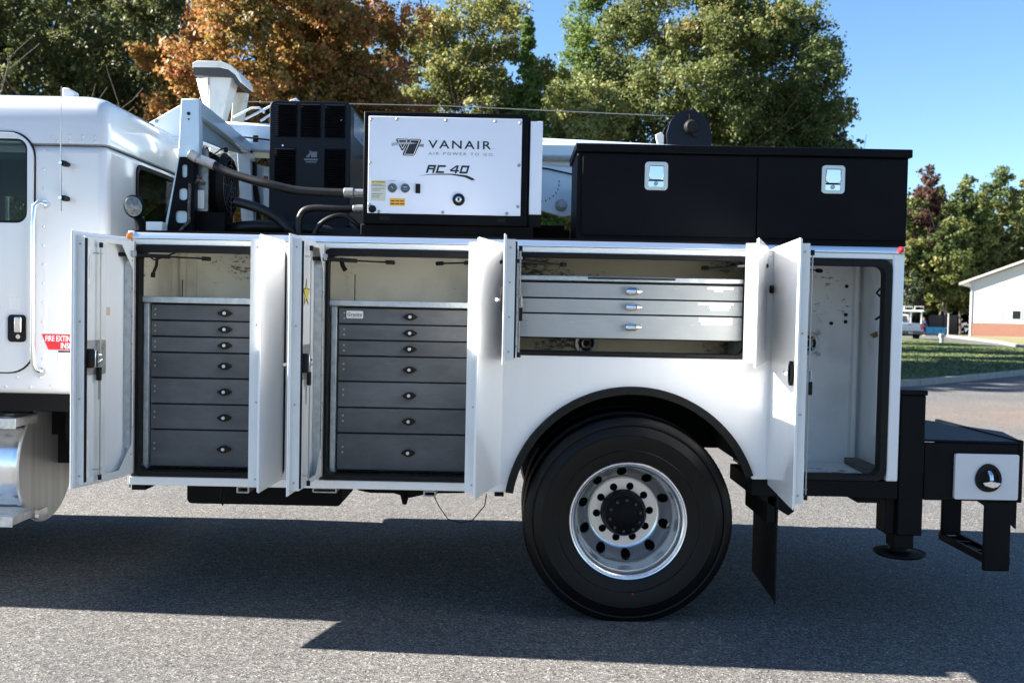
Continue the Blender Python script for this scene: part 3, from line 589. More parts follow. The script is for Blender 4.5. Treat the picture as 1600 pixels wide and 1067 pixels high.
# ---- cab
def cab():
    # lower shell and roof cap meet at a seam
    prof = [(-2.15, 1.09), (-2.15, 2.412), (-4.35, 2.412), (-4.75, 2.0), (-4.75, 1.09)]
    lo = MB().prism([(.2, 1.09), (.2, 2.412), (2.2, 2.412), (2.2, 1.09)], -4.75, -2.15, 'x')
    shell = tp('cab_shell', lo, CABW, bevel=.045, seg=5)
    bpy.context.view_layer.update()
    def cut(o, mb):
        c_ = mb.build('cutter', CABW); c_.parent = T; c_.location = -Vector(T.location); md = o.modifiers.new('b', 'BOOLEAN'); md.object = c_; md.solver = 'EXACT'
        bpy.context.view_layer.update(); me = bpy.data.meshes.new_from_object(o.evaluated_get(bpy.context.evaluated_depsgraph_get())); o.modifiers.clear(); o.data = me; bpy.data.objects.remove(c_)
    cut(shell, MB().box(-4.60, -2.19, .26, 2.14, 1.2, 2.38))
    cut(shell, MB().prism(rrect(-3.7, -2.568, 1.997, 2.400, .05, 6), .1, .3))
    cut(shell, MB().prism(rrect(-3.7, -2.592, 2.005, 2.415-.03, .06, 6), 2.1, 2.3))
    cut(shell, MB().prism(rrect(.60, 1.80, 2.01, 2.36, .05, 6), -2.25, -2.1, 'x'))
    tp('seat_back', MB().prism([(-2.62, 1.5), (-2.50, 2.05), (-2.38, 2.25), (-2.30, 2.25), (-2.34, 1.5)], .4, .9), SEAT, bevel=.03); tp('seat_back', MB().prism([(-2.62, 1.5), (-2.50, 2.05), (-2.38, 2.25), (-2.30, 2.25), (-2.34, 1.5)], 1.5, 2.0), SEAT, bevel=.03)
    tp('headliner', MB().box(-4.5, -2.2, .27, 2.13, 2.34, 2.375), SEAT)
    tp('far_door_glass', MB().box(-3.7, -2.59, 2.17, 2.175, 2.0, 2.39), PANE)
    def ring(z, ins, rr, ri):   # rounded rectangle in plan: side inset, corner radius, rear inset
        return [(a, b, z) for a, b in rrect(-4.42+ins*1.2, -2.15-ri, .2+ins, 2.2-ins, rr, 6)]
    rings = [ring(2.416, 0, .045, 0), ring(2.52, .003, .05, .002), ring(2.59, .012, .055, .008), ring(2.635, .032, .065, .02), ring(2.665, .065, .075, .045), ring(2.688, .12, .08, .10), ring(2.704, .22, .09, .22), ring(2.712, .42, .12, .4)]
    n = len(rings[0]); v = [p for r in rings for p in r]; f = []
    for i in range(len(rings)-1):
        for k in range(n): f.append((i*n+k, i*n+(k+1) % n, (i+1)*n+(k+1) % n, (i+1)*n+k))
    f.append(tuple(range((len(rings)-1)*n, len(rings)*n))); f.append(tuple(reversed(range(n))))
    tp('cab_roof', MB().add(v, f), CABW, smooth=True, ang=50)
    tp('roof_seam', MB().holed(rrect(-4.40, -2.153, .203, 2.197, .05), [rrect(-4.3, -2.3, .4, 2.0, .05)], 2.4095, 2.4185, 'z'), GREYINK)
    tp('cab_skirt', MB().box(-4.7, -2.16, .22, 2.18, 1.0, 1.09), CHASSIS)
    tp('bonnet', MB().prism([(-4.76, .95), (-4.76, 1.95), (-5.2, 1.88), (-6.3, 1.7), (-6.35, .8), (-5.9, .8)], .55, 1.85), CABW, bevel=.08, seg=4)
    tp('front_wing', MB().prism([(-4.8, .6), (-4.9, 1.0), (-5.2, 1.15), (-5.9, 1.12), (-6.2, .9), (-6.2, .7), (-5.9, .85), (-5.3, .9), (-5.0, .6)], .1, .55), CABW, bevel=.03)
    tp('front_wing', MB().prism([(-4.8, .6), (-4.9, 1.0), (-5.2, 1.15), (-5.9, 1.12), (-6.2, .9), (-6.2, .7), (-5.9, .85), (-5.3, .9), (-5.0, .6)], 1.85, 2.3), CABW, bevel=.03)
    for y, fl in ((.12, 0), (2.28, PI)):
        w = bpy.data.objects.new('wheel', None); COL.objects.link(w); w.parent = T; w.location = Vector((-5.55, y, .533))-T.location; w.rotation_euler = (0, 0, fl)
        MB().lathe(tyre_profile(), (0, 0, 0), 48).build('tyre', TYRE, w, smooth=True); MB().disc((0, 0, 0), .29, .05, .1, 32).build('rim', ALU, w)
    # door with framed window
    outer = rrect(-4.0, -2.533, 1.207, 2.468, .13, 8)
    win = rrect(-3.7, -2.566, 1.995, 2.435, .055, 8)
    D = tp('cab_door', MB().holed(outer, [win], .186, .1995), CABW, bevel=.006, seg=3)
    MB().holed(rrect(-4.006, -2.525, 1.200, 2.476, .135, 8), [rrect(-3.99, -2.54, 1.214, 2.461, .125, 8)], .1955, .1985).build('door_seal', RUBBER, D)
    MB().holed(rrect(-3.705, -2.5665, 1.996, 2.4345, .054, 8), [rrect(-3.69, -2.575, 2.006, 2.425, .048, 8)], .188, .197).build('window_frame', RUBBER, D, .003)
    MB().prism(rrect(-3.69, -2.576, 2.007, 2.424, .047, 8), .192, .195).build('window_pane', PANE, D)
    # door handle
    MB().prism(rrect(-2.660, -2.566, 1.368, 1.512, .02, 4), .176, .186).build('handle_cup', RUBBER, D, .004)
    MB().box(-2.620, -2.582, .160, .176, 1.418, 1.500).build('door_handle', CHROME, D, .006)
    MB().disc((-2.60, .172, 1.397), .012, -.006, 0, 16).build('lock_cylinder', CHROME, D)
    MB().prism(rrect(-2.66, -2.60, 1.54, 1.60, .003, 2), .1848, .1858).build('faded_sticker', mat('faded_sticker', (.72, .72, .73), .5), D)
    # grab handle
    tp('grab_handle', MB().tube([(-2.475, .19, 2.095), (-2.485, .145, 2.10), (-2.503, .135, 2.08), (-2.508, .135, 1.98), (-2.508, .135, 1.36), (-2.505, .135, 1.27), (-2.50, .15, 1.225), (-2.49, .19, 1.215)], .0125, 14), ALU, smooth=True)
    tp('handle_foot', MB().disc((-2.473, .198, 2.095), .022, -.01, .0, 18).disc((-2.488, .198, 1.212), .022, -.01, 0, 18), ALU, smooth=True)
    # antenna and its stand-offs
    A = tp('antenna', MB().tube([(-2.36, .13, 2.055), (-2.363, .13, 2.47)], .0035, 8).tube([(-2.363, .13, 2.47), (-2.362, .13, 2.70)], .0018, 6), STEEL, smooth=True)
    for z in (2.305, 2.125): 
        MB().lathe([(.0001, .0), (.014, .0), (.016, .03), (.012, .068), (.0001, .068)], (-2.355, .13, z), 16).build('antenna_mount', RUBBER, A, smooth=True)
        MB().disc((-2.363, .128, z), .009, -.006, .004, 12).build('antenna_clamp', CHROME, A)
    tp('roof_marker_lamp', MB().prism([(-2.45, 2.675), (-2.45, 2.738), (-2.42, 2.736), (-2.385, 2.718), (-2.385, 2.675)], .33, .39), WHITE, bevel=.006)
    # rivets
    rv = []
    for x, z in [(-2.35, 2.458), (-2.282, 2.457), (-2.215, 2.456), (-2.35, 2.430), (-2.282, 2.430), (-2.215, 2.430), (-2.44, 2.452), (-2.415, 2.430), (-2.64, 1.965), (-2.56, 1.968), (-2.62, 1.18), (-2.5, 1.18), (-2.44, 1.14), (-2.55, 1.13), (-2.68, 1.13)]: rv.append((x, z))
    for i in range(12): rv.append((-2.51+.0, 1.35+.085*i) if False else (-2.485, 1.28+.1*i))
    for i, (x, z) in enumerate(rv):
        tp('rivet', MB().lathe([(.0001, -.004), (.006, -.003), (.0085, 0), (.0001, .001)], (x, .2, z), 10), CABW, smooth=True)
    # rear window
    RW = tp('rear_window', MB().prism(rrect(.60, 1.80, 2.01, 2.36, .05, 6), -2.160, -2.155, 'x'), PANE)
    MB().holed(rrect(.585, 1.815, 1.995, 2.375, .06, 6), [rrect(.61, 1.79, 2.02, 2.35, .045, 6)], -2.150, -2.140, 'x').build('window_frame', RUBBER, RW, .003)
    # red sign with white letters
    S = tp('fire_extinguisher_sign', MB().prism([(-2.489, 1.413), (-2.455, 1.331), (-2.19, 1.331), (-2.17, 1.413)], .197, .1992), RED)
    text('lettering', 'FIRE EXTINGUISHER', -2.470, .1962, 1.376, .030, WDEC, S, w=.245, bold=.02)
    text('lettering', 'INSIDE', -2.388, .1962, 1.338, .030, WDEC, S, w=.088, bold=.02)
    L = tp('paper_label', MB().box(-2.402, -2.25, .1975, .1992, 1.252, 1.326), WDEC)
    MB().box(-2.402, -2.25, .1965, .1975, 1.317, 1.326).build('label_header', INK, L)
    for k in range(5): MB().box(-2.395, -2.27, .1968, .1975, 1.262+.010*k, 1.2632+.010*k).build('small_print', SILVERINK, L)
cab()
# fuel tank and steps
FT = tp('fuel_tank', MB().lathe([(.0001, 0), (.335, 0), (.34, .01), (.34, 1.4), (.0001, 1.4)], (-4.12, .73, .645), 72, 'x'), RIMM, smooth=True, ang=30)
MB().lathe([(.0001, .0), (.332, .0), (.332, .012), (.0001, .012)], (-2.722, .73, .645), 72, 'x').build('tank_end', BRUSH, FT)
MB().lathe([(.345, -.02), (.345, .0), (.335, .0), (.335, -.02)], (-2.722, .73, .645), 72, 'x').build('tank_rim', ALU, FT, smooth=True)
def step(x1, z, y0=.20, y1=.45):
    holes = []
    for i in range(6):
        for j in range(2):
            cx, cy = x1-.09-.115*i-.04*j, y0+.07+.11*j
            holes.append([(cx+.030*math.cos(t), cy+.014*math.sin(t)) for t in np.linspace(0, 2*PI, 10, endpoint=False)])
    s = tp('cab_step', MB().holed([(x1-1.2, y0), (x1, y0), (x1-.01, y1), (x1-1.2, y1)], holes, z-.006, z, 'z'), TREADP)
    MB().box(x1-1.2, x1-.0, y0-.006, y0, z-.055, z).build('step_nosing', TREADP, s, .002)
    MB().box(x1-.006, x1, y0, y1, z-.045, z-.006).build('step_end', TREADP, s)
step(-2.625, .960); step(-2.64, .435)
tp('tank_strap', MB().lathe([(.344, 0), (.352, 0), (.352, .06), (.344, .06)], (-2.98, .73, .645), 60, 'x'), RUBBER, smooth=True)
tp('step_bracket', MB().box(-2.62, -2.60, .40, .5, .39, .43).box(-3.3, -3.25, .4, .5, .3, .43), ALU)
tp('chassis_parts', MB().box(-4.6, -2.2, .86, 1.58, .62, 1.0).box(-2.5, -2.0, .5, .78, .80, 1.02).box(-4.6, -2.2, 1.7, 2.3, .4, .98), CHASSIS)
tp('exhaust_can', MB().tube([(-1.95, 1.35, .62), (-2.05, 1.3, .62)], .09, 16), CHASSIS, smooth=True)
tp('air_tank', MB().lathe([(.0001, 0), (.08, .01), (.11, .05), (.11, .4), (.0001, .45)], (-2.22, .68, .70), 24, 'x'), CHASSIS, smooth=True)

# ---- headache rack on the truck behind the cab
RK = mat('rack_sky_tinted_white', (.58, .71, .80), .2, coat=1)  # white rack; the sky's blue reflection is put into its base colour
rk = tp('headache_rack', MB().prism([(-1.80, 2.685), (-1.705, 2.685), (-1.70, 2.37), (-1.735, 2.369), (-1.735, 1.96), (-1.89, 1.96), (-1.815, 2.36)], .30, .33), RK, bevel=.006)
def rkp(name, mb, m, bevel=.004, **k): return mb.build(name, m, rk, bevel, **k)
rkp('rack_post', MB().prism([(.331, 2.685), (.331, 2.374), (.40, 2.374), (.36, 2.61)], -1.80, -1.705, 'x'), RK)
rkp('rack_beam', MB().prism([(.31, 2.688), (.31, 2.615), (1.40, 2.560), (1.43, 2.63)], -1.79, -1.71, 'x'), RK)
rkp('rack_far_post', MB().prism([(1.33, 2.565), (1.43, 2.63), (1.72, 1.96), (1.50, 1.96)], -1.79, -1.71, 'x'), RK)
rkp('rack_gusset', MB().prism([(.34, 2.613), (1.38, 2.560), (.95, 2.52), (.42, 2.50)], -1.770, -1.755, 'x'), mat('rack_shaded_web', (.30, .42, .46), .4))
plate = [(-1.800, 2.372), (-1.722, 2.372), (-1.728, 1.962), (-1.868, 1.962)]
rkp('black_bracket', MB().holed(plate, [rrect(-1.785, -1.758, 2.262, 2.332, .012, 4), rrect(-1.800, -1.756, 2.142, 2.205, .016, 4), rrect(-1.818, -1.756, 2.02, 2.085, .018, 4)], .285, .292), SATIN, .001)
rkp('black_bracket', MB().box(-1.728, -1.722, .292, .36, 1.962, 2.372), SATIN)
rkp('rack_bolt', MB().disc((-1.757, .30, 2.605), .009, -.004, 0, 14).disc((-1.757, .30, 2.575), .005, -.003, 0, 10), RUBBER, 0)
rkp('rack_cable', MB().tube([(-1.708, .40, 2.36), (-1.66, .40, 2.40), (-1.61, .40, 2.435), (-1.59, .4, 2.44)], .004, 8).tube([(-1.59, .39, 2.43), (-1.575, .39, 2.43)], .014, 12), RUBBER, 0, smooth=True)
rkp('rack_cable', MB().tube([(-1.70, 1.42, 2.52), (-1.705, 1.43, 2.40), (-1.69, 1.45, 2.30), (-1.685, 1.48, 2.2), (-1.69, 1.5, 2.0)], .018, 8), RUBBER, 0, smooth=True)
tp('lamp_base_box', MB().box(-1.915, -1.83, .12, .2, 1.957, 2.01), WHITE, bevel=.004)
WL = tp('work_lamp', MB().lathe([(.0001, -.02), (.046, -.018), (.055, -.006), (.055, .006), (.03, .03), (.0001, .035)], (0, 0, 0), 32), SATIN, smooth=True)
WL.location = Vector((-1.976, .12, 2.085))-T.location; WL.scale = (.92, 1, 1.12); WL.rotation_euler = (0, R(-14), R(12))
MB().lathe([(.0001, -.024), (.04, -.022), (.046, -.0195), (.0001, -.0195)], (0, 0, 0), 28).build('lamp_lens', mat('lamp_lens', (.30, .31, .29), .25, .4, noise=(60, (.12, .12, .12), .4, .6, (1, 1, 1))), WL, smooth=True)
tp('lamp_stalk', MB().tube([(-1.965, .14, 2.03), (-1.945, .14, 1.99), (-1.945, .14, 1.957)], .022, 12), SATIN, smooth=True)
# flared white stack with curved cap, standing behind the rack
ST = tp('flared_stack', MB().add([(-2.165, 1.66, 3.105), (-2.06, 1.60, 3.105), (-1.905, 1.60, 3.105), (-1.895, 1.74, 3.105), (-2.165, 1.76, 3.105),
      (-2.075, 1.66, 2.78), (-2.05, 1.60, 2.78), (-1.985, 1.60, 2.78), (-1.98, 1.70, 2.78), (-2.075, 1.72, 2.78), (-2.07, 1.66, 2.2), (-2.05, 1.60, 2.2), (-1.97, 1.60, 2.2), (-1.97, 1.70, 2.2), (-2.07, 1.72, 2.2)],
      [(0, 1, 6, 5), (1, 2, 7, 6), (2, 3, 8, 7), (3, 4, 9, 8), (4, 0, 5, 9), (0, 4, 3, 2, 1), (5, 6, 11, 10), (6, 7, 12, 11), (7, 8, 13, 12), (8, 9, 14, 13), (9, 5, 10, 14), (10, 11, 12, 13, 14)]), CREAMP, bevel=.003)
MB().box(-2.064, -2.058, 1.594, 1.60, 2.80, 3.10).build('stack_seam', GREYINK, ST)
MB().prism([(-2.160, 3.150), (-2.155, 3.185), (-2.13, 3.20), (-1.97, 3.20), (-1.90, 3.175), (-1.85, 3.125), (-1.825, 3.065), (-1.84, 3.065), (-1.875, 3.115), (-1.92, 3.148), (-1.98, 3.160), (-2.155, 3.160)], 1.56, 1.86).build('stack_cap', CREAMP, ST, .006)
MB().prism([(-2.15, 3.1055), (-2.152, 3.159), (-1.98, 3.159), (-1.92, 3.147), (-1.875, 3.114), (-1.845, 3.07), (-1.87, 3.05), (-1.895, 3.10)], 1.57, 1.85).build('stack_mouth', mat('stack_mouth_grey', (.05, .052, .055), .7), ST)
MB().add([(-1.965, 1.84, 3.06), (-1.865, 1.84, 3.055), (-1.865, 1.88, 3.055), (-1.965, 1.88, 3.06), (-1.995, 1.80, 2.5), (-1.945, 1.80, 2.5), (-1.945, 1.84, 2.5), (-1.995, 1.84, 2.5)], [(0, 1, 2, 3), (0, 4, 5, 1), (1, 5, 6, 2), (2, 6, 7, 3), (3, 7, 4, 0), (4, 7, 6, 5)]).build('stack_rear_panel', CREAMP, ST, .003)

# ------------------------------------------------------------ oil cooler
OC = thing('oil_cooler', 'black oil cooler with round fan shroud and silver side plate behind the cab', 'oil cooler', (-1.6, .5, 1.96))
def part(root, name, mb, m, bevel=0, parent=None, **k):
    o = mb.build(name, m, parent or root, bevel, **k)
    if parent is None: o.location = -Vector(root.location)
    return o
part(OC, 'side_plate', MB().box(-1.742, -1.668, .36, .38, 2.09, 2.43), mat('dull_steel', (.16, .165, .17), .3, .8, noise=(8, (.4, .4, .4), .45, .7, (1, 1, 1))), .003)
part(OC, 'paper_label', MB().box(-1.738, -1.688, .356, .3595, 2.105, 2.205), WDEC)
part(OC, 'core', MB().box(-1.725, -1.685, .381, .90, 2.06, 2.43), SATIN, .005)
part(OC, 'fan_shroud', MB().lathe([(.17, .0), (.185, .0), (.19, .03), (.165, .06), (.15, .06), (.16, .03)], (-1.685, .64, 2.26), 40, 'x'), RUBBER, smooth=True)
fb = MB()
for k in range(9):
    a = 2*PI*k/9; c_, s_ = math.cos(a), math.sin(a); t_ = (-s_*.03, c_*.03)
    fb.add([(-1.66, 0.64+.03*c_-t_[0], 2.26+.03*s_-t_[1]), (-1.645, 0.64+.03*c_+t_[0], 2.26+.03*s_+t_[1]), (-1.645, 0.64+.15*c_+t_[0]*1.3, 2.26+.15*s_+t_[1]*1.3), (-1.66, 0.64+.15*c_-t_[0]*1.3, 2.26+.15*s_-t_[1]*1.3)], [(0, 1, 2, 3)])
part(OC, 'fan_blades', fb, RUBBER)
gr = MB()
for k in range(5): gr.lathe([(.03+.03*k, .1), (.033+.03*k, .1), (.033+.03*k, .103), (.03+.03*k, .103)], (-1.725, .64, 2.26), 30, 'x')
for k in range(8): a = PI*k/4; gr.tube([(-1.623, .64, 2.26), (-1.623, .64+.165*math.cos(a), 2.26+.165*math.sin(a))], .002, 4)
part(OC, 'fan_guard', gr, STEEL)
part(OC, 'mounting_frame', MB().box(-1.73, -1.58, .38, .43, 1.957, 2.09), SATIN, .004)
part(OC, 'mounting_frame', MB().box(-1.73, -1.62, .86, .92, 1.957, 2.06), SATIN, .004)
part(OC, 'wiring', MB().tube([(-1.70, .37, 2.27), (-1.735, .33, 2.285), (-1.75, .30, 2.25), (-1.74, .28, 2.20), (-1.745, .28, 2.10), (-1.74, .275, 2.03), (-1.79, .27, 1.975)], .008, 8).tube([(-1.69, .36, 2.24), (-1.72, .34, 2.26), (-1.735, .30, 2.23)], .012, 8), mat('wire_sleeve', (.06, .055, .05), .6, noise=(60, (.3, .28, .24), .5, .7, (1, 1, 1))), smooth=True)

# ------------------------------------------------------------ hoses
def hose(label, pts, r, fit=None, name='hose'):
    # smooth the polyline
    P = [Vector(p) for p in pts]; out = []
    for i in range(len(P)-1):
        p0, p1, p2, p3 = P[max(i-1, 0)], P[i], P[i+1], P[min(i+2, len(P)-1)]
        for k in range(8):
            t = k/8; out.append(.5*((2*p1)+(p2-p0)*t+(2*p0-5*p1+4*p2-p3)*t*t+(3*p1-p0-3*p2+p3)*t**3))
    out.append(P[-1])
    root = thing(name, label, 'hose', tuple(P[0])); part(root, 'hose_body', MB().tube(out, r, 14), HOSE, smooth=True)
    for (a, b, rr) in (fit or []): part(root, 'fitting', MB().tube([a, b], rr, 14), ZINC, .002, smooth=True)
    return root
hose('thick black air hose sweeping from the oil cooler elbow to the compressor', [(-1.60, .25, 2.325), (-1.53, .24, 2.29), (-1.42, .22, 2.255), (-1.30, .2, 2.225), (-1.15, .2, 2.195), (-.98, .2, 2.187), (-.86, .2, 2.187)], .023,
     [((-1.735, .26, 2.385), (-1.69, .255, 2.36), .028), ((-1.69, .255, 2.36), (-1.60, .25, 2.325), .026), ((-.90, .2, 2.188), (-.85, .2, 2.188), .026), ((-.85, .2, 2.188), (-.79, .2, 2.188), .021)])
hose('black hose lying low between the rack and the generator', [(-1.50, .30, 2.14), (-1.42, .28, 2.12), (-1.33, .25, 2.09), (-1.25, .25, 2.04), (-1.19, .25, 1.985), (-1.16, .3, 1.962)], .026)
hose('black hose bending at a right angle into the lower compressor side', [(-1.145, .25, 1.965), (-1.15, .25, 2.02), (-1.13, .25, 2.085), (-1.08, .25, 2.108), (-.97, .25, 2.11), (-.82, .25, 2.11)], .019, [((-.86, .25, 2.11), (-.79, .25, 2.11), .022)])
hose('thin black hose arching just above the deck beside the compressor', [(-1.06, .22, 1.965), (-1.03, .22, 2.02), (-.97, .22, 2.06), (-.90, .22, 2.068), (-.84, .22, 2.03), (-.80, .24, 1.99)], .013)
hose('fat black hose lying flat along the deck under the fan', [(-1.62, .5, 2.0), (-1.45, .45, 2.02), (-1.25, .45, 2.02), (-1.0, .5, 2.0), (-.85, .5, 1.99)], .035)

# ------------------------------------------------------------ welder generator
WG = thing('welder_generator', 'dark navy louvred generator cabinet left of the white compressor', 'generator', (-1.2, 1.0, 1.96))
part(WG, 'cabinet', MB().prism(rrect(-1.438, -.965, 2.05, 2.78, .035, 4), .76, 1.34), NAVY, .01)
part(WG, 'skid', MB().box(-1.44, -.96, .75, 1.34, 1.957, 2.05), CHASSIS, .004)
for x0, x1 in ((-1.40, -1.28), (-1.256, -1.142), (-1.115, -1.0)):
    for k in range(15):
        z = 2.575+.0128*k; part(WG, 'louvre', MB().prism([(.738, z), (.760, z+.010), (.760, z)], x0, x1, 'x'), NAVY)
for x0, x1 in ((-1.405, -1.285), (-1.115, -.995)):
    for k in range(18):
        z = 2.275+.0130*k; part(WG, 'louvre', MB().prism([(.738, z), (.760, z+.010), (.760, z)], x0, x1, 'x'), NAVY)
for x0, x1, z0, z1 in ((-1.40, -1.28, 2.57, 2.77), (-1.256, -1.142, 2.57, 2.77), (-1.115, -1.0, 2.57, 2.77), (-1.405, -1.285, 2.27, 2.51), (-1.115, -.995, 2.27, 2.51)):
    part(WG, 'louvre_opening', MB().box(x0-.002, x1+.002, .7572, .7596, z0, z1), RUBBER)
part(WG, 'badge', MB().prism([(-1.235, 2.437), (-1.155, 2.437), (-1.155, 2.447), (-1.235, 2.447)], .7578, .7595).prism([(-1.225, 2.455), (-1.205, 2.455), (-1.19, 2.49), (-1.21, 2.495), (-1.20, 2.485)], .7578, .7595).prism([(-1.195, 2.455), (-1.16, 2.455), (-1.16, 2.488), (-1.195, 2.488)], .7578, .7595).prism([(-1.225, 2.425), (-1.16, 2.425), (-1.16, 2.431), (-1.225, 2.431)], .7578, .7595), GREYINK)
part(WG, 'side_grille', MB().box(-.9645, -.962, .85, 1.25, 2.60, 2.74), mat('perforated_side', (.08, .13, .16), .4, .3, noise=(120, (.35, .45, .5), .5, .6, (1, 1, 1))))
for s_ in ((-1.36, 2.52), (-1.02, 2.67)): part(WG, 'screw', MB().disc((s_[0], .758, s_[1]), .005, -.003, 0, 8), CHROME)

# ------------------------------------------------------------ air compressor
AC = thing('air_compressor', 'white fronted air compressor in a black frame reading VANAIR and RC 40', 'compressor', (-.36, .45, 1.96))
part(AC, 'frame', MB().box(-.787, .062, .105, .85, 2.02, 2.598), SATIN, .005)
part(AC, 'skid', MB().box(-.80, .10, .13, .85, 1.957, 2.02), CHASSIS, .004)
part(AC, 'fork_pocket', MB().box(-.700, -.645, .1035, .107, 2.040, 2.060), RUBBER); part(AC, 'fork_pocket', MB().box(-.09, -.045, .1035, .107, 2.040, 2.060), RUBBER)
FP = part(AC, 'front_panel', MB().box(-.760, .030, .094, .1045, 2.074, 2.572), PANELW, .002)
part(AC, 'side_housing', MB().box(.074, .138, .115, .80, 2.085, 2.566), PANELW, .003)
part(AC, 'side_gap', MB().box(.0625, .0735, .13, .80, 2.03, 2.59), CHASSIS); part(AC, 'side_base', MB().box(.0745, .137, .125, .8, 2.02, 2.0845), CHASSIS)
part(AC, 'lifting_lug', MB().prism([(-.245, 2.599), (-.225, 2.599), (-.215, 2.618), (-.235, 2.61)], .3, .32), ZINC)
for x, z in ((-.748, 2.553), (-.615, 2.557), (-.362, 2.556), (-.108, 2.556), (.020, 2.550), (-.75, 2.333), (.018, 2.334), (-.752, 2.118), (.016, 2.122), (-.700, 2.082), (-.37, 2.085), (-.04, 2.085)):
    MB().lathe([(.0001, -.006), (.004, -.0055), (.0075, -.003), (.009, 0), (.0001, 0)], (x, .094, z), 14).build('panel_bolt', ZINC, FP, smooth=True)
# lettering
text('lettering', 'VANAIR', -.452, .0932, 2.413, .041, INK, FP, w=.325, bold=.012, spacing=1.25)
text('lettering', 'AIR POWER TO GO', -.450, .0932, 2.379, .014, GREYINK, FP, w=.33, spacing=1.5)
def block_letters(y, z0, h, m, parent):
    """squared-off slanted characters RC 40 built from strokes"""
    w, t = .042, .010; sh = .30
    S = {'R': [(0, 0, t, 1), (0, 1-.24, w, 1), (w-t, .5, w, 1), (0, .42, w, .62), (w-t, 0, w, .48)],
         'C': [(0, 0, t, 1), (0, 1-.24, w, 1), (0, 0, w, .24)],
         '4': [(w-t-.006, 0, w-.006, 1), (0, .22, w+.002, .42)],
         '0': [(0, 0, t, 1), (w-t, 0, w, 1), (0, 1-.24, w, 1), (0, 0, w, .24)]}
    x = -.462
    for ch in 'RC 40':
        if ch == ' ': x += .022; continue
        mb = MB()
        for k, (a, c, e, g_) in enumerate(S[ch]):
            q = [(x+a+sh*h*c, z0+h*c), (x+e+sh*h*c, z0+h*c), (x+e+sh*h*g_, z0+h*g_), (x+a+sh*h*g_, z0+h*g_)]
            mb.prism(q, y-.0002*k, .0938)
        if ch == '4': mb.prism([(x+.0, z0+h*.40), (x+.012, z0+h*.40), (x+w-.006+sh*h, z0+h), (x+w-.018+sh*h, z0+h)], y-.001, .0938)
        mb.build('lettering', m, parent); x += w+.008
block_letters(.0932, 2.286, .041, INK, FP)
MB().prism([(-.50, 2.270), (-.43, 2.281), (-.33, 2.284), (-.25, 2.277), (-.215, 2.262), (-.208, 2.254), (-.225, 2.252), (-.26, 2.267), (-.33, 2.278), (-.43, 2.277)], .0928, .0938).build('swoosh', INK, FP)
# winged double-V emblem
def para(pts, m, y=.0928, nm='emblem'): MB().prism(pts, y, .0938).build(nm, m, FP)
ex, ez = -.615, 2.39
para([(ex-.022, ez+.038), (ex+.115, ez+.038), (ex+.115, ez+.05), (ex-.022, ez+.05)], GREYINK) if False else None
MB().prism([(ex, ez+.068), (ex+.058, ez+.068), (ex+.064, ez+.060), (ex+.033, ez+.008), (ex+.027, ez+.008), (ex-.003, ez+.060)], .0930, .0938).build('emblem', INK, FP)
MB().prism([(ex+.070, ez+.068), (ex+.122, ez+.068), (ex+.127, ez+.060), (ex+.095, ez-.012), (ex+.086, ez-.018), (ex+.036, ez-.018), (ex+.032, ez-.010), (ex+.062, ez+.062)], .0930, .0938).build('emblem', INK, FP)
MB().holed([(ex+.004, ez+.064), (ex+.057, ez+.064), (ex+.031, ez+.016)], [[(ex+.009, ez+.061), (ex+.052, ez+.061), (ex+.031, ez+.022)]], .0924, .0930).build('emblem_line', WDEC, FP)
MB().holed([(ex+.072, ez+.064), (ex+.121, ez+.064), (ex+.090, ez-.013), (ex+.039, ez-.013)], [[(ex+.074, ez+.061), (ex+.116, ez+.061), (ex+.088, ez-.010), (ex+.043, ez-.010)]], .0924, .0930).build('emblem_line', WDEC, FP)
MB().prism([(ex-.025, ez+.028), (ex-.025, ez+.044), (ex+.005, ez+.050), (ex+.06, ez+.052), (ex+.105, ez+.046), (ex+.06, ez+.040), (ex+.01, ez+.038)], .0920, .0924).build('emblem_wing', SILVERINK, FP)
MB().prism([(ex+.112, ez+.030), (ex+.140, ez+.028), (ex+.140, ez+.044), (ex+.120, ez+.040)], .0930, .0938).build('emblem_wing', GREYINK, FP)
text('lettering', 'R', -.116, .0932, 2.413, .006, GREYINK, FP); text('lettering', 'TM', -.115, .0932, 2.379, .004, GREYINK, FP)
# gauges
def gauge(x, z, r, faceblue):
    g_ = part(AC, 'gauge', MB().lathe([(r*.80, -.010), (r*.86, -.013), (r, -.008), (r, 0), (r*.80, 0)], (x, .094, z), 30), CHROME, smooth=True)
    MB().disc((x, .094, z), r*.80, -.006, -.001, 26).build('dial', mat('gauge_dial', (.045, .055, .06), .25, coat=.7), g_)
    if faceblue:
        MB().box(x-.010, x+.010, .0870, .0878, z+.004, z+.008).build('dial_print', SILVERINK, g_); MB().box(x-.013, x+.013, .0870, .0878, z-.009, z-.004).build('dial_print', BLUEINK, g_)
    else: MB().tube([(x-.006, .0872, z+.008), (x+.004, .0872, z-.004)], .0009, 5).build('dial_needle', WDEC, g_)
    return g_
gauge(-.632, 2.204, .027, False); gauge(-.566, 2.204, .027, True)
text('lettering', 'air pressure', -.652, .0932, 2.240, .005, GREYINK, FP, w=.038)
part(AC, 'rocker_switch', MB().prism(rrect(-.513, -.489, 2.180, 2.228, .003, 2), .086, .094), RUBBER, .002)
pt = part(AC, 'drain_port', MB().lathe([(.014, -.006), (.031, -.008), (.032, 0), (.014, 0)], (-.290, .094, 2.152), 28), RUBBER, smooth=True)
MB().lathe([(.006, -.012), (.015, -.010), (.017, -.007), (.006, -.007)], (-.290, .094, 2.152), 20).build('port_nut', CHROME, pt, smooth=True); MB().disc((-.290, .094, 2.152), .006, -.012, -.006, 12).build('port_core', RUBBER, pt)
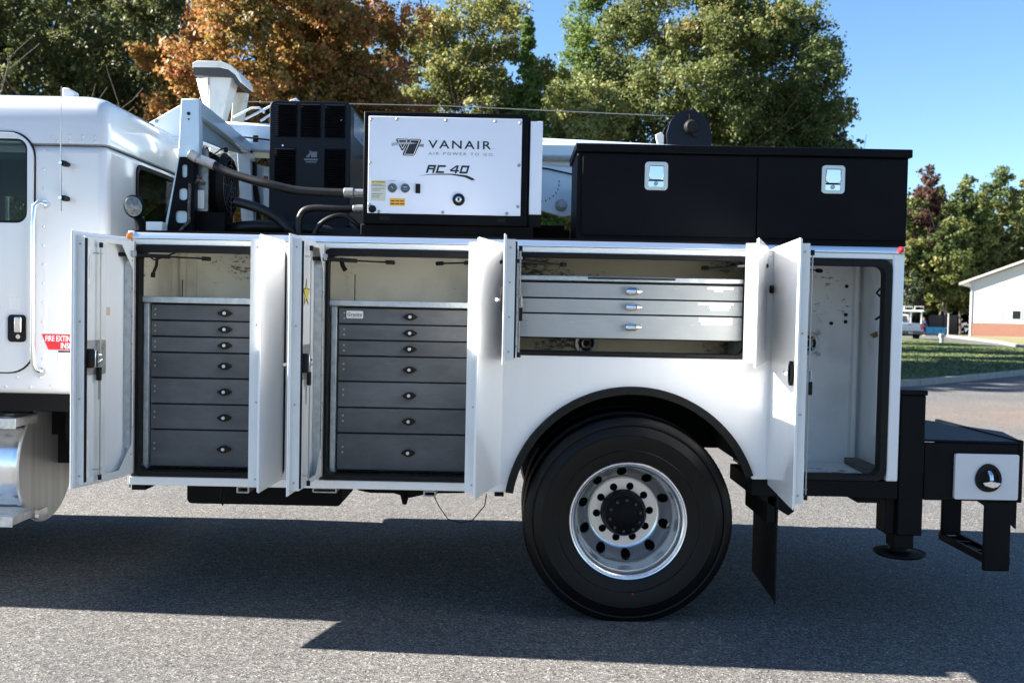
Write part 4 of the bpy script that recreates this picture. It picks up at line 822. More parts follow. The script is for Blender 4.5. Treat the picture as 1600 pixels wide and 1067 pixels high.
part(AC, 'grommet', MB().lathe([(.0001, -.010), (.018, -.009), (.020, 0), (.0001, 0)], (-.735, .094, 2.095), 24), RUBBER, smooth=True)
cl = part(AC, 'caution_label', MB().box(-.744, -.668, .0925, .0938, 2.138, 2.240), CREAM)
MB().box(-.744, -.668, .0915, .0925, 2.228, 2.240).build('label_header', YELLOW, cl)
text('lettering', 'CAUTION', -.724, .0908, 2.2305, .007, INK, cl, w=.05)
MB().prism([(-.738, 2.2305), (-.729, 2.2305), (-.7335, 2.2378)], .0908, .0915).build('warning_triangle', INK, cl)
for k, (w_, z) in enumerate(((.05, 2.220), (.066, 2.214), (.066, 2.199), (.045, 2.190), (.058, 2.172), (.045, 2.163), (.04, 2.154))): MB().box(-.740, -.740+w_, .0916, .0924, z, z+.003).build('small_print', GREYINK, cl)
ol = part(AC, 'orange_label', MB().box(-.645, -.567, .0925, .0938, 2.114, 2.152), ORANGE)
for k, z in enumerate((2.122, 2.136)): 
    for j in range(3): MB().box(-.640+.024*j, -.621+.024*j, .0916, .0924, z, z+.005).build('small_print', INK, ol)

# ------------------------------------------------------------ black tool box
TBX = thing('tool_box', 'long black two-door steel tool box on top of the rear body', 'tool box', (1.17, .3, 1.96))
part(TBX, 'box_body', MB().box(.318, 2.018, .075, .56, 1.957, 2.405), SATIN, .004)
part(TBX, 'lid', MB().box(.305, 2.030, .048, .58, 2.405, 2.448), SATIN, .006)
for x0, x1, lx in ((.345, 1.236, .722), (1.246, 2.012, 1.628)):
    dd = part(TBX, 'tool_box_door', MB().prism(rrect(x0, x1, 1.982, 2.397, .012, 3), .062, .0745), SATIN, .003)
    lp = MB().holed(rrect(lx-.059, lx+.059, 2.216, 2.360, .018, 4), [rrect(lx-.040, lx+.040, 2.233, 2.342, .006, 3)], .052, .062).build('latch', mat('latch_stainless', (.55, .56, .55), .35, .8), dd, .003)
    MB().prism(rrect(lx-.040, lx+.040, 2.233, 2.342, .006, 3), .0600, .0618).build('latch_recess', CHROME, lp)
    MB().prism([(lx-.037, 2.340), (lx+.037, 2.340), (lx+.037, 2.278), (lx+.028, 2.270), (lx-.028, 2.270), (lx-.037, 2.278)], .050, .056).build('latch_paddle', CHROME, lp, .003)
    MB().box(lx-.038, lx+.038, .0585, .0598, 2.262, 2.270).build('latch_gap', RUBBER, lp)
    MB().disc((lx, .0600, 2.250), .011, -.006, 0, 18).build('lock_cylinder', ZINC, lp, .001)
# latch children: the shared parent offset keeps world-written coordinates valid

# ------------------------------------------------------------ crane
CR = thing('service_crane', 'white service crane boom stowed along the truck bed behind the equipment', 'crane', (1.2, 1.6, 1.96))
CW = mat('crane_white_paint', (.68, .74, .80), .2, coat=.8)
part(CR, 'boom', MB().prism([(-1.93, 2.775), (-1.93, 2.585), (1.35, 2.48), (1.35, 2.67)], 1.38, 1.66), CW, .02)
part(CR, 'boom_tip', MB().prism([(-2.44, 2.765), (-2.22, 2.895), (-2.10, 2.84), (-1.94, 2.70), (-1.94, 2.60), (-2.3, 2.70)], 1.50, 1.56), CW, .008)
part(CR, 'tip_bolt', MB().disc((-2.37, 1.50, 2.785), .012, -.008, 0, 14), STEEL)
part(CR, 'boom_side_plate', MB().prism([(-.1, 2.53), (.40, 2.50), (.40, 2.23), (.35, 2.20), (.30, 2.19), (.2, 2.215), (-.1, 2.32)], 1.28, 1.31), CW, .006)
part(CR, 'boom_knuckle', MB().prism([(-.3, 2.66), (.9, 2.66), (.9, 2.56), (-.3, 2.56)], 1.27, 1.38), CW, .02)
part(CR, 'pivot_pin', MB().lathe([(.0001, -.03), (.02, -.03), (.02, -.015), (.035, -.012), (.04, 0), (.0001, 0)], (.298, 1.28, 2.262), 28), ZINC, smooth=True)
sg = MB()
for k in range(9):
    t = R(270+12*k*1.0); sg.box(.14+.14*math.cos(t)-.003, .14+.14*math.cos(t)+.003, 1.278, 1.2795, 2.40+.12*math.sin(t)-.006, 2.40+.12*math.sin(t)+.006)
part(CR, 'angle_scale', sg, INK)
part(CR, 'control_line', MB().tube([(-.1, 1.26, 2.52), (.2, 1.26, 2.49), (.4, 1.26, 2.45)], .005, 6), RUBBER)
part(CR, 'lift_cylinder', MB().prism([(-1.75, 2.52), (-1.62, 2.50), (-1.50, 2.38), (-1.55, 2.25), (-1.78, 2.15)], 1.50, 1.55), CW, .01)
part(CR, 'crane_decal', MB().box(-1.66, -1.63, 1.495, 1.4995, 2.36, 2.44), RED); part(CR, 'crane_decal', MB().box(-1.60, -1.58, 1.495, 1.4995, 2.35, 2.40), BLUEINK)
for pts in ([(-1.84, 2.80), (-1.72, 2.862), (-1.67, 2.866), (-1.635, 2.835)], [(-1.76, 2.79), (-1.60, 2.875), (-1.55, 2.88), (-1.53, 2.85)], [(-1.66, 2.78), (-1.46, 2.915), (-1.43, 2.925), (-1.40, 2.90)]):
    part(CR, 'cable_guide', MB().tube([(a, 1.40, b) for a, b in pts], .0075, 10), CW, smooth=True)
part(CR, 'hose_clip', MB().box(-1.68, -1.65, 1.30, 1.32, 2.63, 2.67).tube([(-1.75, 1.31, 2.66), (-1.65, 1.30, 2.65), (-1.45, 1.30, 2.63)], .006, 6), RUBBER)
wh = [(1.07, 2.66), (1.052, 2.84)]+[(1.21+.148*math.cos(t), 2.865+.145*math.sin(t)) for t in np.linspace(PI*.97, PI*.03, 24)]+[(1.372, 2.84), (1.36, 2.66)]
part(CR, 'winch_housing', MB().prism(wh, 1.90, 1.93), NAVY, .008)
part(CR, 'winch_drum', MB().lathe([(.0001, 0), (.12, 0), (.12, .25), (.0001, .25)], (1.21, 1.93, 2.88), 32), CHASSIS, smooth=True)
part(CR, 'winch_housing', MB().prism(wh, 2.18, 2.21), NAVY, .008)
part(CR, 'winch_motor', MB().lathe([(.0001, -.05), (.035, -.05), (.05, -.03), (.05, 0), (.0001, 0)], (1.22, 1.90, 2.89), 20).disc((1.25, 1.90, 2.84), .02, -.03, 0, 12).box(1.205, 1.215, 1.88, 1.90, 2.92, 2.98), RUBBER, smooth=True)
part(CR, 'winch_lug', MB().prism([(.98, 2.84), (1.02, 2.86), (1.04, 2.84), (1.04, 2.76), (1.0, 2.76)], 1.93, 1.96), CREAMP, .004)
part(CR, 'winch_cable', MB().tube([(1.12, 2.0, 2.985), (-.5, 1.8, 2.985), (-1.80, 1.55, 2.935)], .0032, 6), STEEL)
part(CR, 'pedestal', MB().lathe([(.0001, 0), (.22, 0), (.2, .6), (.18, 1.2), (.0001, 1.2)], (1.35, 1.55, 1.34), 32, 'z'), CW, smooth=True)
part(CR, 'far_gear', MB().box(-.9, .3, 1.9, 2.3, 1.957, 2.02).box(.0, .3, .9, 1.3, 1.957, 2.10), CHASSIS)
part(CR, 'deck_box', MB().box(.13, .31, .5, .9, 1.957, 2.04), CHASSIS)

# ------------------------------------------------------------ vegetation
def leaf_mat(name, stops, trans=.45, gain=1.75):
    stops = [(p, tuple(min(.6, c*gain) for c in q)) for p, q in stops]
    m = bpy.data.materials.new(name); m.use_nodes = True; n = m.node_tree; b = n.nodes['Principled BSDF']; out = n.nodes['Material Output']
    a = n.nodes.new('ShaderNodeAttribute'); a.attribute_name = 'tint'
    r = n.nodes.new('ShaderNodeValToRGB'); e = r.color_ramp.elements; e[0].position = stops[0][0]; e[0].color = (*stops[0][1], 1); e[1].position = stops[-1][0]; e[1].color = (*stops[-1][1], 1)
    for p, c in stops[1:-1]: q = e.new(p); q.color = (*c, 1)
    n.links.new(a.outputs['Fac'], r.inputs[0]); n.links.new(r.outputs[0], b.inputs['Base Color']); b.inputs['Roughness'].default_value = .55; b.inputs['Specular IOR Level'].default_value = .32
    t = n.nodes.new('ShaderNodeBsdfTranslucent'); n.links.new(r.outputs[0], t.inputs[0])
    mx = n.nodes.new('ShaderNodeMixShader'); mx.inputs[0].default_value = trans; n.links.new(b.outputs[0], mx.inputs[1]); n.links.new(t.outputs[0], mx.inputs[2]); n.links.new(mx.outputs[0], out.inputs['Surface'])
    return m
def crown_mesh(name, clumps, nl, size, m, parent, patch=1.2, droop=.3, seed=0, tintbias=0.):
    """clumps: array of (x, y, z, radius); leaves are folded quads scattered through each clump, denser at its skin"""
    g = np.random.default_rng(seed); base = np.array(clumps); sub = 11
    bi = np.repeat(np.arange(len(base)), sub); dd = g.normal(size=(len(bi), 3)); dd /= np.linalg.norm(dd, axis=1)[:, None]
    sr = base[bi, 3]*g.uniform(.18, .50, len(bi)); sp_ = base[bi, :3]+dd*(base[bi, 3]*g.uniform(.45, 1.15, len(bi)))[:, None]*np.array([1, 1, .85])
    c = np.concatenate([sp_, sr[:, None]], 1); wgt = c[:, 3]**1.7; k = g.choice(len(c), nl, p=wgt/wgt.sum())
    d = g.normal(size=(nl, 3)); q = np.linalg.norm(d, axis=1); P = c[k, :3]+d*(c[k, 3]*.62)[:, None]*np.array([1, 1, .75]); d /= q[:, None]
    # leaf frame: mostly facing outward / upward with scatter
    nrm = d*.6+g.normal(size=(nl, 3))*.65+np.array([-.15, -.25, .35]); nrm /= np.linalg.norm(nrm, axis=1)[:, None]
    a = np.cross(nrm, g.normal(size=(nl, 3))); a /= np.linalg.norm(a, axis=1)[:, None]; a[:, 2] -= droop; a /= np.linalg.norm(a, axis=1)[:, None]
    b = np.cross(nrm, a); b /= np.linalg.norm(b, axis=1)[:, None]
    s = size*g.uniform(.6, 1.35, nl)[:, None]; w = s*.36
    V = np.stack([P-a*s*.5, P+b*w-nrm*s*.08, P+a*s*.5-nrm*s*.12, P-b*w-nrm*s*.08], 1).reshape(-1, 3)
    me = bpy.data.meshes.new(name); me.vertices.add(nl*4); me.vertices.foreach_set('co', V.astype(np.float32).ravel())
    me.loops.add(nl*4); me.loops.foreach_set('vertex_index', np.arange(nl*4, dtype=np.int32)); me.polygons.add(nl); me.polygons.foreach_set('loop_start', np.arange(0, nl*4, 4, dtype=np.int32))
    try: me.polygons.foreach_set('loop_total', np.full(nl, 4, dtype=np.int32))
    except Exception: pass
    me.update(calc_edges=True)
    ct = (.5*g.uniform(0, 1, len(base))[bi]+.5*g.uniform(0, 1, len(c)))[k]
    sp = .5+.25*np.sin(P[:, 0]/patch+seed)+.25*np.sin(P[:, 2]/patch*1.3+P[:, 1]/patch+seed*2)
    tint = np.clip(.45*ct+.25*sp+.5*g.uniform(0, 1, nl)-.1+tintbias, 0, 1)
    at = me.attributes.new('tint', 'FLOAT', 'FACE'); at.data.foreach_set('value', tint.astype(np.float32))
    me.materials.append(m); o = bpy.data.objects.new(name, me); COL.objects.link(o); o.parent = parent; return o
BARK = mat('grey_bark', (.09, .075, .06), .9, noise=(6, (.16, .14, .115), .4, .7, (3, 3, .5)), bump=(30, .5, .02))
def limbs(x, y, h, r, spread, n, seed, z0=0, depth=2, up=.9):
    g = random.Random(seed); mb = MB(); tips = []
    def grow(p, d, L, r, dep):
        pts = [p]; rs = [r]; q = p.copy(); dd = d.copy()
        for i in range(5):
            dd = (dd+Vector((g.uniform(-.16, .16), g.uniform(-.16, .16), g.uniform(-.02, .14)))).normalized(); q = q+dd*L/5; pts.append(q.copy()); rs.append(max(r*(1-.16*(i+1)), .006))
        mb.tube(pts, rs, 6 if dep < 2 else 8); tips.append(q)
        if dep > 0:
            for i in range(n):
                t = g.randint(2, 5); a = g.uniform(0, 2*PI); nd = (dd*up+Vector((math.cos(a)*spread, math.sin(a)*spread, g.uniform(.0, .5)))).normalized(); grow(pts[t], nd, L*g.uniform(.45, .7), rs[t]*.6, dep-1)
    grow(Vector((x, y, z0)), Vector((0, 0, 1)), h, r, depth); return mb, tips
def tree(name, label, x, y, z0, z1, rx, ry, ncl, nl, size, m, cr=(.35, .75), shape='ball', seed=0, patch=1.2, trunk=.16, group=None, tintbias=0., droop=.3, hull=None):
    root = thing(name, label, 'tree', (x, y, 0), group)
    g = np.random.default_rng(seed+100); cl = []
    zc, rz = (z0+z1)/2, (z1-z0)/2
    while len(cl) < ncl:
        u = g.uniform(-1, 1, 3); rr = np.linalg.norm(u)
        if rr > 1 or rr < .25: continue
        if shape == 'ball': p = u*np.array([rx, ry, rz])
        elif shape == 'cone':
            t = g.uniform(0, 1)**1.3; a = g.uniform(0, 2*PI); q = (1-t)*g.uniform(.5, 1); p = np.array([rx*q*math.cos(a), ry*q*math.sin(a), (t*2-1)*rz])
        elif shape == 'egg':
            k = 1.0-.38*max(u[2], 0)**2-.0*u[2]; p = np.array([u[0]*rx*k, u[1]*ry*k, u[2]*rz])
        rad = g.uniform(*cr)*(1 if shape != 'cone' else .45+.6*(1-(p[2]/rz+1)/2))
        cl.append((p[0], p[1], zc+p[2], rad))
    crown_mesh('crown', cl, nl, size, m, root, patch, droop, seed, tintbias)
    mb, _ = limbs(0, 0, z0+(z1-z0)*.30, trunk, .75, 5, seed+5, depth=2); mb.build('trunk', BARK, root)
    return root
L_OAK = leaf_mat('dark_oak_leaves', [(0, (.014, .020, .007)), (.4, (.036, .045, .014)), (.7, (.072, .078, .026)), (.9, (.11, .12, .05)), (1, (.22, .13, .03))], gain=1.9)
L_MAP = leaf_mat('orange_maple_leaves', [(0, (.04, .05, .012)), (.25, (.12, .095, .02)), (.5, (.20, .12, .034)), (.72, (.25, .12, .042)), (.92, (.28, .10, .042)), (1, (.32, .045, .045))], gain=1.6)
L_RUS = leaf_mat('rust_leaves', [(0, (.03, .05, .01)), (.3, (.09, .075, .018)), (.6, (.18, .085, .03)), (.9, (.23, .085, .038)), (1, (.30, .11, .03))], gain=1.9)
L_OLV = leaf_mat('olive_oak_leaves', [(0, (.02, .03, .008)), (.4, (.07, .08, .02)), (.75, (.14, .125, .035)), (.95, (.20, .13, .04)), (1, (.25, .09, .03))], gain=2.2)
L_CED = leaf_mat('cedar_leaves', [(0, (.015, .035, .008)), (.6, (.05, .085, .015)), (1, (.10, .12, .025))], gain=1.9)
L_BRT = leaf_mat('bright_green_leaves', [(0, (.05, .08, .015)), (.6, (.10, .145, .03)), (1, (.17, .20, .05))], .45, 1.4)
L_PR = leaf_mat('pear_leaves', [(0, (.016, .028, .008)), (.4, (.045, .060, .016)), (.75, (.092, .102, .030)), (.92, (.15, .13, .05)), (1, (.22, .09, .05))], gain=1.95)
L_BSH = leaf_mat('yellowing_leaves', [(0, (.05, .065, .015)), (.5, (.11, .13, .04)), (.85, (.20, .17, .07)), (1, (.28, .13, .08))], gain=2.1)
L_PIN = leaf_mat('pine_leaves', [(0, (.014, .026, .008)), (.5, (.04, .055, .014)), (.9, (.10, .095, .024)), (1, (.15, .10, .03))], .4, 2.2)
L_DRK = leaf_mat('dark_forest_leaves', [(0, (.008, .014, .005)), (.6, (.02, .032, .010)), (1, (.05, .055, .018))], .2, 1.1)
L_MAR = leaf_mat('maroon_leaves', [(0, (.03, .02, .015)), (.6, (.08, .04, .03)), (1, (.12, .08, .05))], gain=1.2)
def px(x, d): return (x-800)*d/1520
def PY(x, y, d): return 1.585+(485.5+.02*(x-800)-y)/1520*d
tree('oak_tree', 'dark green glossy leaved oak at the far left above the cab', px(60, 27), 22, 2.2, 13.0, 3.6, 3.0, 150, 90000, .12, L_OAK, (.35, .8), seed=1, patch=.9)
tree('oak_tree', 'second dark oak between the bare twigs and the orange maple', px(205, 30), 25, 2.0, 13.0, 2.3, 2.4, 90, 56000, .12, L_OAK, (.35, .75), seed=2)
tree('maple_tree', 'tall orange and red maple behind the white flared stack', px(385, 25), 20, 2.6, 13.2, 2.5, 2.3, 200, 110000, .10, L_MAP, (.28, .6), seed=3, patch=.8, droop=.6)
tree('maple_tree', 'rust brown maple above the navy generator', px(535, 27), 22, 2.4, 11.6, 1.95, 2.0, 130, 70000, .10, L_RUS, (.28, .6), seed=4, patch=.8, droop=.6)
tree('oak_tree', 'rounded olive tan oak right behind the white compressor', px(730, 32), 27, 3.4, 11.7, 3.0, 2.5, 210, 125000, .105, L_OLV, (.35, .7), seed=5)
tree('cedar_tree', 'slim bright green cedar in front of the olive oak', px(815, 26), 21, 3.4, 9.3, 1.05, 1.0, 230, 56000, .08, L_CED, (.13, .28), shape='cone', seed=6, trunk=.06, droop=-.9)
tree('young_tree', 'light bright green tree peeking behind the big pear crown', px(930, 34), 29, 5.5, 12.6, 1.75, 1.5, 80, 36000, .105, L_BRT, (.3, .6), seed=7, trunk=.1)
tree('shrub_tree', 'pale yellowing low tree left of the black winch', px(895, 28), 23, 2.6, 8.7, 1.35, 1.5, 90, 42000, .095, L_BSH, (.28, .55), seed=8, trunk=.1)
tree('pear_tree', 'huge dense green pear tree filling the sky above the tool box', px(1105, 30), 25, 2.4, 12.4, 4.3, 3.6, 330, 210000, .10, L_PR, (.38, .75), shape='egg', seed=9, trunk=.22)
tree('pear_tree', 'low right skirt of green foliage ending above the tool box lid', px(1235, 30), 25, 2.6, 7.8, 2.6, 2.3, 120, 60000, .10, L_PR, (.3, .6), shape='cone', seed=10, trunk=.1)
tree('shade_tree', 'dark tree added to shade the lawn, hidden behind the pear tree', 9.5, 32, 3, 11.5, 2.8, 2.8, 60, 16000, .2, L_DRK, (.5, .9), seed=14)  # hidden trees added so that their shadows darken the lawn
tree('shade_tree', 'dark tree added for lawn shade, hidden behind the right end of the tool box', 13.0, 40, 2.5, 12.5, 3.0, 3.0, 60, 16000, .2, L_DRK, (.5, .9), seed=15)
tree('shade_tree', 'dark tree added for lawn shade, hidden further back behind the tool box', 17.5, 52, 2.0, 13, 3.2, 3.2, 60, 16000, .22, L_DRK, (.5, 1.0), seed=16)
# bare twiggy tree
bt = thing('bare_tree', 'leafless grey twiggy tree standing before the dark oak', 'tree', (px(85, 23), 18, 0)); mb, _ = limbs(0, 0, 5.0, .055, .85, 4, 21, depth=3, up=1.1); mb.build('trunk', mat('grey_twigs', (.16, .13, .11), .9), bt)
# dark wood further back on the left and centre (one uncountable mass)
g0 = np.random.default_rng(5); cl = [(g0.uniform(px(-160, 45), px(1250, 45)), g0.uniform(38, 46), g0.uniform(.5, 8.0), g0.uniform(.9, 1.6)) for _ in range(230)]
cl += [(g0.uniform(px(-160, 45), px(560, 45)), g0.uniform(39, 46), g0.uniform(8, 17.5), g0.uniform(.9, 1.6)) for _ in range(170)]
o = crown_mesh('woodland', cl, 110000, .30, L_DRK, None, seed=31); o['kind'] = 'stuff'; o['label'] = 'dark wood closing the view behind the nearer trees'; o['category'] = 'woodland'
cl = [(g0.uniform(28, 60), g0.uniform(108, 116), g0.uniform(0, 14.5), g0.uniform(1.2, 2.4)) for _ in range(330)]
cl += [(g0.uniform(56, 110), g0.uniform(108, 118), g0.uniform(0, 9), g0.uniform(1.2, 2.6)) for _ in range(120)]
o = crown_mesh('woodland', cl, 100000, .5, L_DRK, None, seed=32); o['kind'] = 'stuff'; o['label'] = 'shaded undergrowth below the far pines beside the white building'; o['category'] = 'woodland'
pl_ = [(1440, 268, 1.3, L_MAR, 'maroon leaved tree just right of the tool box corner'), (1462, 292, 3.1, L_PIN, 'yellow green pine behind the maroon tree'), (1500, 280, 3.3, L_PIN, 'tall middle pine rising over the parked pickup'), (1528, 300, 3.0, L_PIN, 'shorter pine left of the building eave'),
       (1556, 268, 3.4, L_PIN, 'tallest far pine above the building roof'), (1592, 286, 3.2, L_PIN, 'pine at the right picture edge over the roof'), (1412, 300, 3.0, L_PIN, 'pine half hidden behind the truck corner post'), (1640, 280, 3.2, L_PIN, 'outermost pine beyond the building roof'), (1476, 340, 3.3, L_PIN, 'lower front pine with golden tips near the pickup')]
for i, (x, y, rx, m, lb) in enumerate(pl_):
    d = 104+(i % 3)*3 - (8 if i == 8 else 0); tree('pine_tree' if m is L_PIN else 'maroon_tree', lb, px(x, d), d-4.95, 3.0, PY(x, y, d), rx, 2.6, 110, 20000, .30, m, (.35, .95), shape='cone' if i % 2 else 'egg', seed=40+i, group='far trees behind the building' if m is L_PIN else None)

# ------------------------------------------------------------ far building
B = thing('building', 'white metal sided building with brick base and shallow gable roof', 'building', (43.7, 88, 0)); B.rotation_euler = (0, 0, R(-32))
METW = mat('white_metal_siding', (.55, .55, .54), .5); BRICK = bpy.data.materials.new('brick_wall'); BRICK.use_nodes = True
n = BRICK.node_tree; bb = n.nodes.new('ShaderNodeTexBrick'); tc = n.nodes.new('ShaderNodeTexCoord'); mp = n.nodes.new('ShaderNodeMapping'); mp.inputs['Rotation'].default_value = (R(90), 0, 0)
n.links.new(tc.outputs['Object'], mp.inputs[0]); n.links.new(mp.outputs[0], bb.inputs[0]); bb.inputs['Color1'].default_value = (.24, .085, .045, 1); bb.inputs['Color2'].default_value = (.19, .065, .035, 1); bb.inputs['Mortar'].default_value = (.26, .2, .16, 1); bb.inputs['Scale'].default_value = 4.5
n.links.new(bb.outputs[0], n.nodes['Principled BSDF'].inputs['Base Color']); n.nodes['Principled BSDF'].inputs['Roughness'].default_value = .85
Wd = 26; zt = 5.25; pk = 5.25+Wd/2*.38
MB().prism([(0, 1.32), (Wd, 1.32), (Wd, zt), (Wd/2, pk), (0, zt)], .0, 30).build('wall', METW, B)
MB().box(-.03, Wd+.03, -.06, 30.03, .0, 1.30).build('brick_base', BRICK, B)
MB().prism([(-.95, 4.93), (-.95, 5.12), (Wd/2, pk+.42), (Wd+.9, 5.12), (Wd+.9, 4.93), (Wd/2, pk+.2)], -.55, 30.5).build('roof', mat('cream_roof_trim', (.48, .46, .40), .5), B)
MB().box(-.06, .10, -.10, -.04, 0, 4.95).build('downspout', METW, B)
MB().box(-1.0, -.90, -.6, 30, 4.90, 5.08).build('gutter', METW, B)
wf = MB().holed([(2.70, 1.62), (4.40, 1.62), (4.40, 2.62), (2.70, 2.62)], [[(2.80, 1.72), (3.51, 1.72), (3.51, 2.52), (2.80, 2.52)], [(3.59, 1.72), (4.30, 1.72), (4.30, 2.52), (3.59, 2.52)]], -.06, -.002).build('window', METW, B)
MB().box(2.80, 3.51, -.03, -.01, 1.72, 2.52).build('window_pane', mat('blind_pane', (.3, .3, .29), .3), wf); MB().box(3.59, 4.30, -.03, -.01, 1.72, 2.52).build('window_pane', GLASS, wf)
# young tree near the building's corner that dapples the wall
tree('slim_tree', 'small slender tree casting mottled shade on the building corner', 38.9, 90.5, 2.0, 6.2, 1.1, 1.0, 26, 2600, .22, L_DRK, (.3, .6), seed=77, trunk=.08)

# ------------------------------------------------------------ parked pickup seen from behind
PK = thing('pickup_truck', 'white pickup with pipe rack parked on the far drive', 'pickup', (29.9, 68.2, 0))
PW = mat('pickup_white_paint', (.55, .57, .62), .3, coat=.5)
def q(name, mb, m, bevel=0, parent=None, **k): return mb.build(name, m, parent or PK, bevel, **k)
q('bed', MB().box(-1.0, .98, 0, 2.2, .62, 1.25), PW, .05); tg = q('tailgate', MB().box(-.80, .78, -.04, .0, .68, 1.24), PW, .02)
MB().box(-.16, .14, -.06, -.04, 1.13, 1.19).build('handle', RUBBER, tg); MB().box(-.7, .68, -.05, -.04, .86, .89).build('crease', SILVERINK, tg)
q('cab', MB().prism([(2.2, .62), (2.2, 1.3), (2.5, 1.92), (3.9, 1.92), (4.5, 1.3), (6.0, 1.2), (6.0, .6)], -.95, .93, 'x'), PW, .08)
q('rear_window', MB().prism([(-.72, 1.36), (.70, 1.36), (.60, 1.80), (-.62, 1.80)], 2.16, 2.28), GLASS)
q('bumper', MB().box(-.98, .96, -.2, -.02, .42, .60), mat('dark_chrome', (.1, .1, .1), .3, .8), .03)
q('licence_plate', MB().box(-.17, .13, -.22, -.2, .46, .6), SILVERINK)
q('tail_lamp', MB().box(.80, .99, -.05, .1, .78, 1.18), REDL, .02); q('tail_lamp', MB().box(-1.01, -.82, -.05, .1, .78, 1.18), REDL, .02)
for x in (-.86, .84):
    for y in (.9, 4.9): q('wheel', MB().disc((x, y, .36), .36, -.13, .13, 24, 'x'), TYRE)
q('underbody', MB().box(-.85, .83, .1, 5.6, .3, .62), CHASSIS)
RKW = mat('rack_cream', (.6, .58, .52), .5)
for x in (-.92, .90):
    for y in (.1, 2.1): q('rack_post', MB().box(x-.04, x+.04, y-.04, y+.04, 1.25, 2.15), RKW)
    q('rack_rail', MB().box(x-.05, x+.05, -.2, 4.2, 2.15, 2.23), RKW)
for y in (.1, 2.1, 3.9):
    q('rack_bar', MB().box(-1.15, 1.2, y-.04, y+.04, 2.10, 2.16), RKW)
    for x0, x1 in ((-1.0, -.35), (.35, 1.0)): q('rack_hoop', MB().tube([(x0, y, 2.2), (x0, y, 2.5), (x1, y, 2.5), (x1, y, 2.2)], .04, 6), RKW)
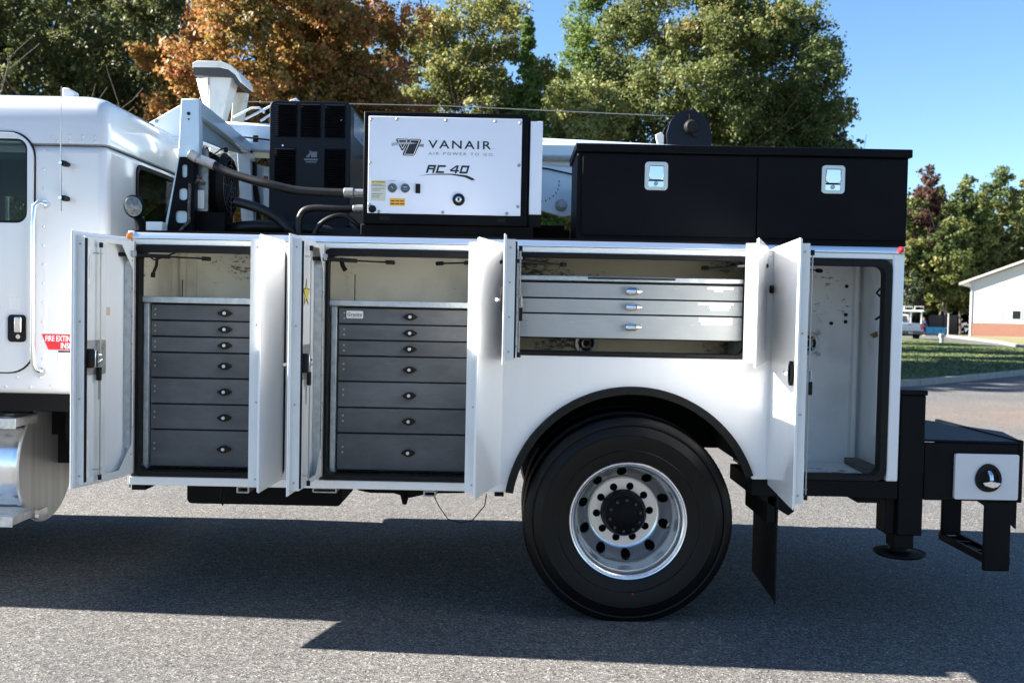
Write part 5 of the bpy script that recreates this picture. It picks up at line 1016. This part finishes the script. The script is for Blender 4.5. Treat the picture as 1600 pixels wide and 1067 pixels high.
# ------------------------------------------------------------ person walking away, blue container, post, pedestal
def person(x, y):
    P_ = thing('person', 'person in navy t-shirt and dark trousers walking away by the pickup', 'person', (x, y, 0)); P_.rotation_euler = (0, 0, R(8))
    def skin(name, V, E, rad, m, parent, sub=2):
        me = bpy.data.meshes.new(name); me.from_pydata(V, E, []); o = bpy.data.objects.new(name, me); COL.objects.link(o); o.parent = parent; me.materials.append(m)
        o.modifiers.new('s', 'SKIN'); 
        for i, r in enumerate(rad): me.skin_vertices[0].data[i].radius = (r, r*.85) if isinstance(r, float) else r
        me.skin_vertices[0].data[0].use_root = True
        ss = o.modifiers.new('u', 'SUBSURF'); ss.levels = sub; ss.render_levels = sub; bpy.context.view_layer.update()
        m2 = bpy.data.meshes.new_from_object(o.evaluated_get(bpy.context.evaluated_depsgraph_get())); o.modifiers.clear(); o.data = m2; m2.shade_smooth(); return o
    SK = mat('skin', (.35, .2, .13), .6)
    V = [(0, 0, .94), (0, 0, 1.12), (0, 0, 1.32), (0, 0, 1.44), (0, 0, 1.52), (0, 0, 1.62), (0, 0, 1.71),
         (.19, 0, 1.40), (.25, .02, 1.14), (.30, -.06, .92), (.31, -.10, .84), (-.19, 0, 1.40), (-.25, .0, 1.14), (-.24, -.10, .93), (-.23, -.15, .85),
         (.10, 0, .88), (.11, -.05, .50), (.12, .02, .09), (.12, -.12, .04), (-.10, 0, .88), (-.11, -.16, .50), (-.11, -.12, .09), (-.11, -.26, .04)]
    E = [(0, 1), (1, 2), (2, 3), (3, 4), (4, 5), (5, 6), (3, 7), (7, 8), (8, 9), (9, 10), (3, 11), (11, 12), (12, 13), (13, 14), (0, 15), (15, 16), (16, 17), (17, 18), (0, 19), (19, 20), (20, 21), (21, 22)]
    rd = [.14, .13, .15, .09, .055, .095, .085, .07, .048, .035, .04, .07, .048, .035, .04, .095, .065, .045, .04, .095, .065, .045, .04]
    body = skin('body', V, E, rd, SK, P_)
    for sx in (-.035, .035): MB().lathe([(.0001, -.01), (.012, 0), (.0001, .01)], (sx, -.10, 1.65), 8).build('eye', INK, body)
    MB().prism([(-.1, 1.62), (.1, 1.62), (.1, 1.58), (-.1, 1.58)], .02, .03).build('hairline', INK, body) if False else None
    skin('hair', [(0, .02, 1.64), (0, .0, 1.74)], [(0, 1)], [.10, .085], mat('brown_hair', (.05, .03, .02), .8), P_)
    skin('shirt', [(0, 0, .96), (0, 0, 1.12), (0, 0, 1.32), (0, 0, 1.43), (.20, 0, 1.40), (.245, .015, 1.20), (-.20, 0, 1.40), (-.245, 0, 1.20)], [(0, 1), (1, 2), (2, 3), (3, 4), (4, 5), (3, 6), (6, 7)], [.175, .165, .185, .12, .095, .075, .095, .075], mat('navy_shirt', (.015, .035, .11), .8), P_)
    MB().prism(rrect(-.09, .09, 1.22, 1.38, .02, 3), -.165, -.155).build('shirt_print', mat('shirt_print', (.3, .4, .6), .7), P_)
    skin('trousers', [(0, 0, .94), (.10, 0, .86), (.112, -.05, .50), (.12, .02, .12), (-.10, 0, .86), (-.112, -.16, .50), (-.11, -.12, .12)], [(0, 1), (1, 2), (2, 3), (0, 4), (4, 5), (5, 6)], [.165, .12, .085, .07, .12, .085, .07], mat('dark_trousers', (.008, .012, .04), .8), P_)
    return P_
person(37.6, 84)
bc = thing('container', 'low bright blue container beyond the person', 'container', (41, 90, 0))
MB().box(-3.2, 1.35, 0, 1.8, .12, .78).build('container_body', mat('blue_container_paint', (.02, .22, .42), .5), bc, .03); MB().box(-3.25, 1.4, -.06, 0, .70, .80).build('container_rim', mat('blue_rim', (.03, .28, .5), .5), bc)
MB().box(-3.2, 1.3, -.02, .3, .0, .12).build('container_skid', mat('rusty_skid', (.16, .07, .03), .8), bc)
for k in range(6): MB().box(-2.9+.75*k, -2.85+.75*k, -.05, 0, .14, .70).build('container_rib', mat('blue_rim2', (.02, .2, .4), .5), bc)
fp_ = thing('fence_post', 'thin pale post beside the blue container', 'post', (41.4, 87.5, 0)); MB().tube([(0, 0, 0), (0, 0, 2.1)], .05, 10).build('shaft', SILVERINK, fp_); MB().disc((0, 0, 2.1), .07, 0, .06, 12, 'z').build('cap', SILVERINK, fp_)
gt = thing('mesh_gate', 'dark screened gate left of the building corner', 'gate', (42.4, 91, 0)); MB().box(-1.3, 1.5, 0, .05, .1, 2.0).build('screen', mat('dark_screen', (.012, .014, .018), .8), gt)
for x in (-1.3, .1, 1.5): MB().box(x-.03, x+.03, -.03, .08, 0, 2.1).build('gate_bar', CHASSIS, gt)
up = thing('utility_pedestal', 'small pale grey utility pedestal on the lawn', 'pedestal', (27.0, 56.2, .12)); MB().box(-.07, .10, -.08, .08, 0, .34).build('pedestal_post', SILVERINK, up); MB().box(-.13, .15, -.12, .12, .32, .56).build('pedestal_head', mat('pale_grey', (.35, .37, .38), .6), up, .02)
print('tris', sum(len(o.data.polygons) for o in bpy.data.objects if o.type == 'MESH'))
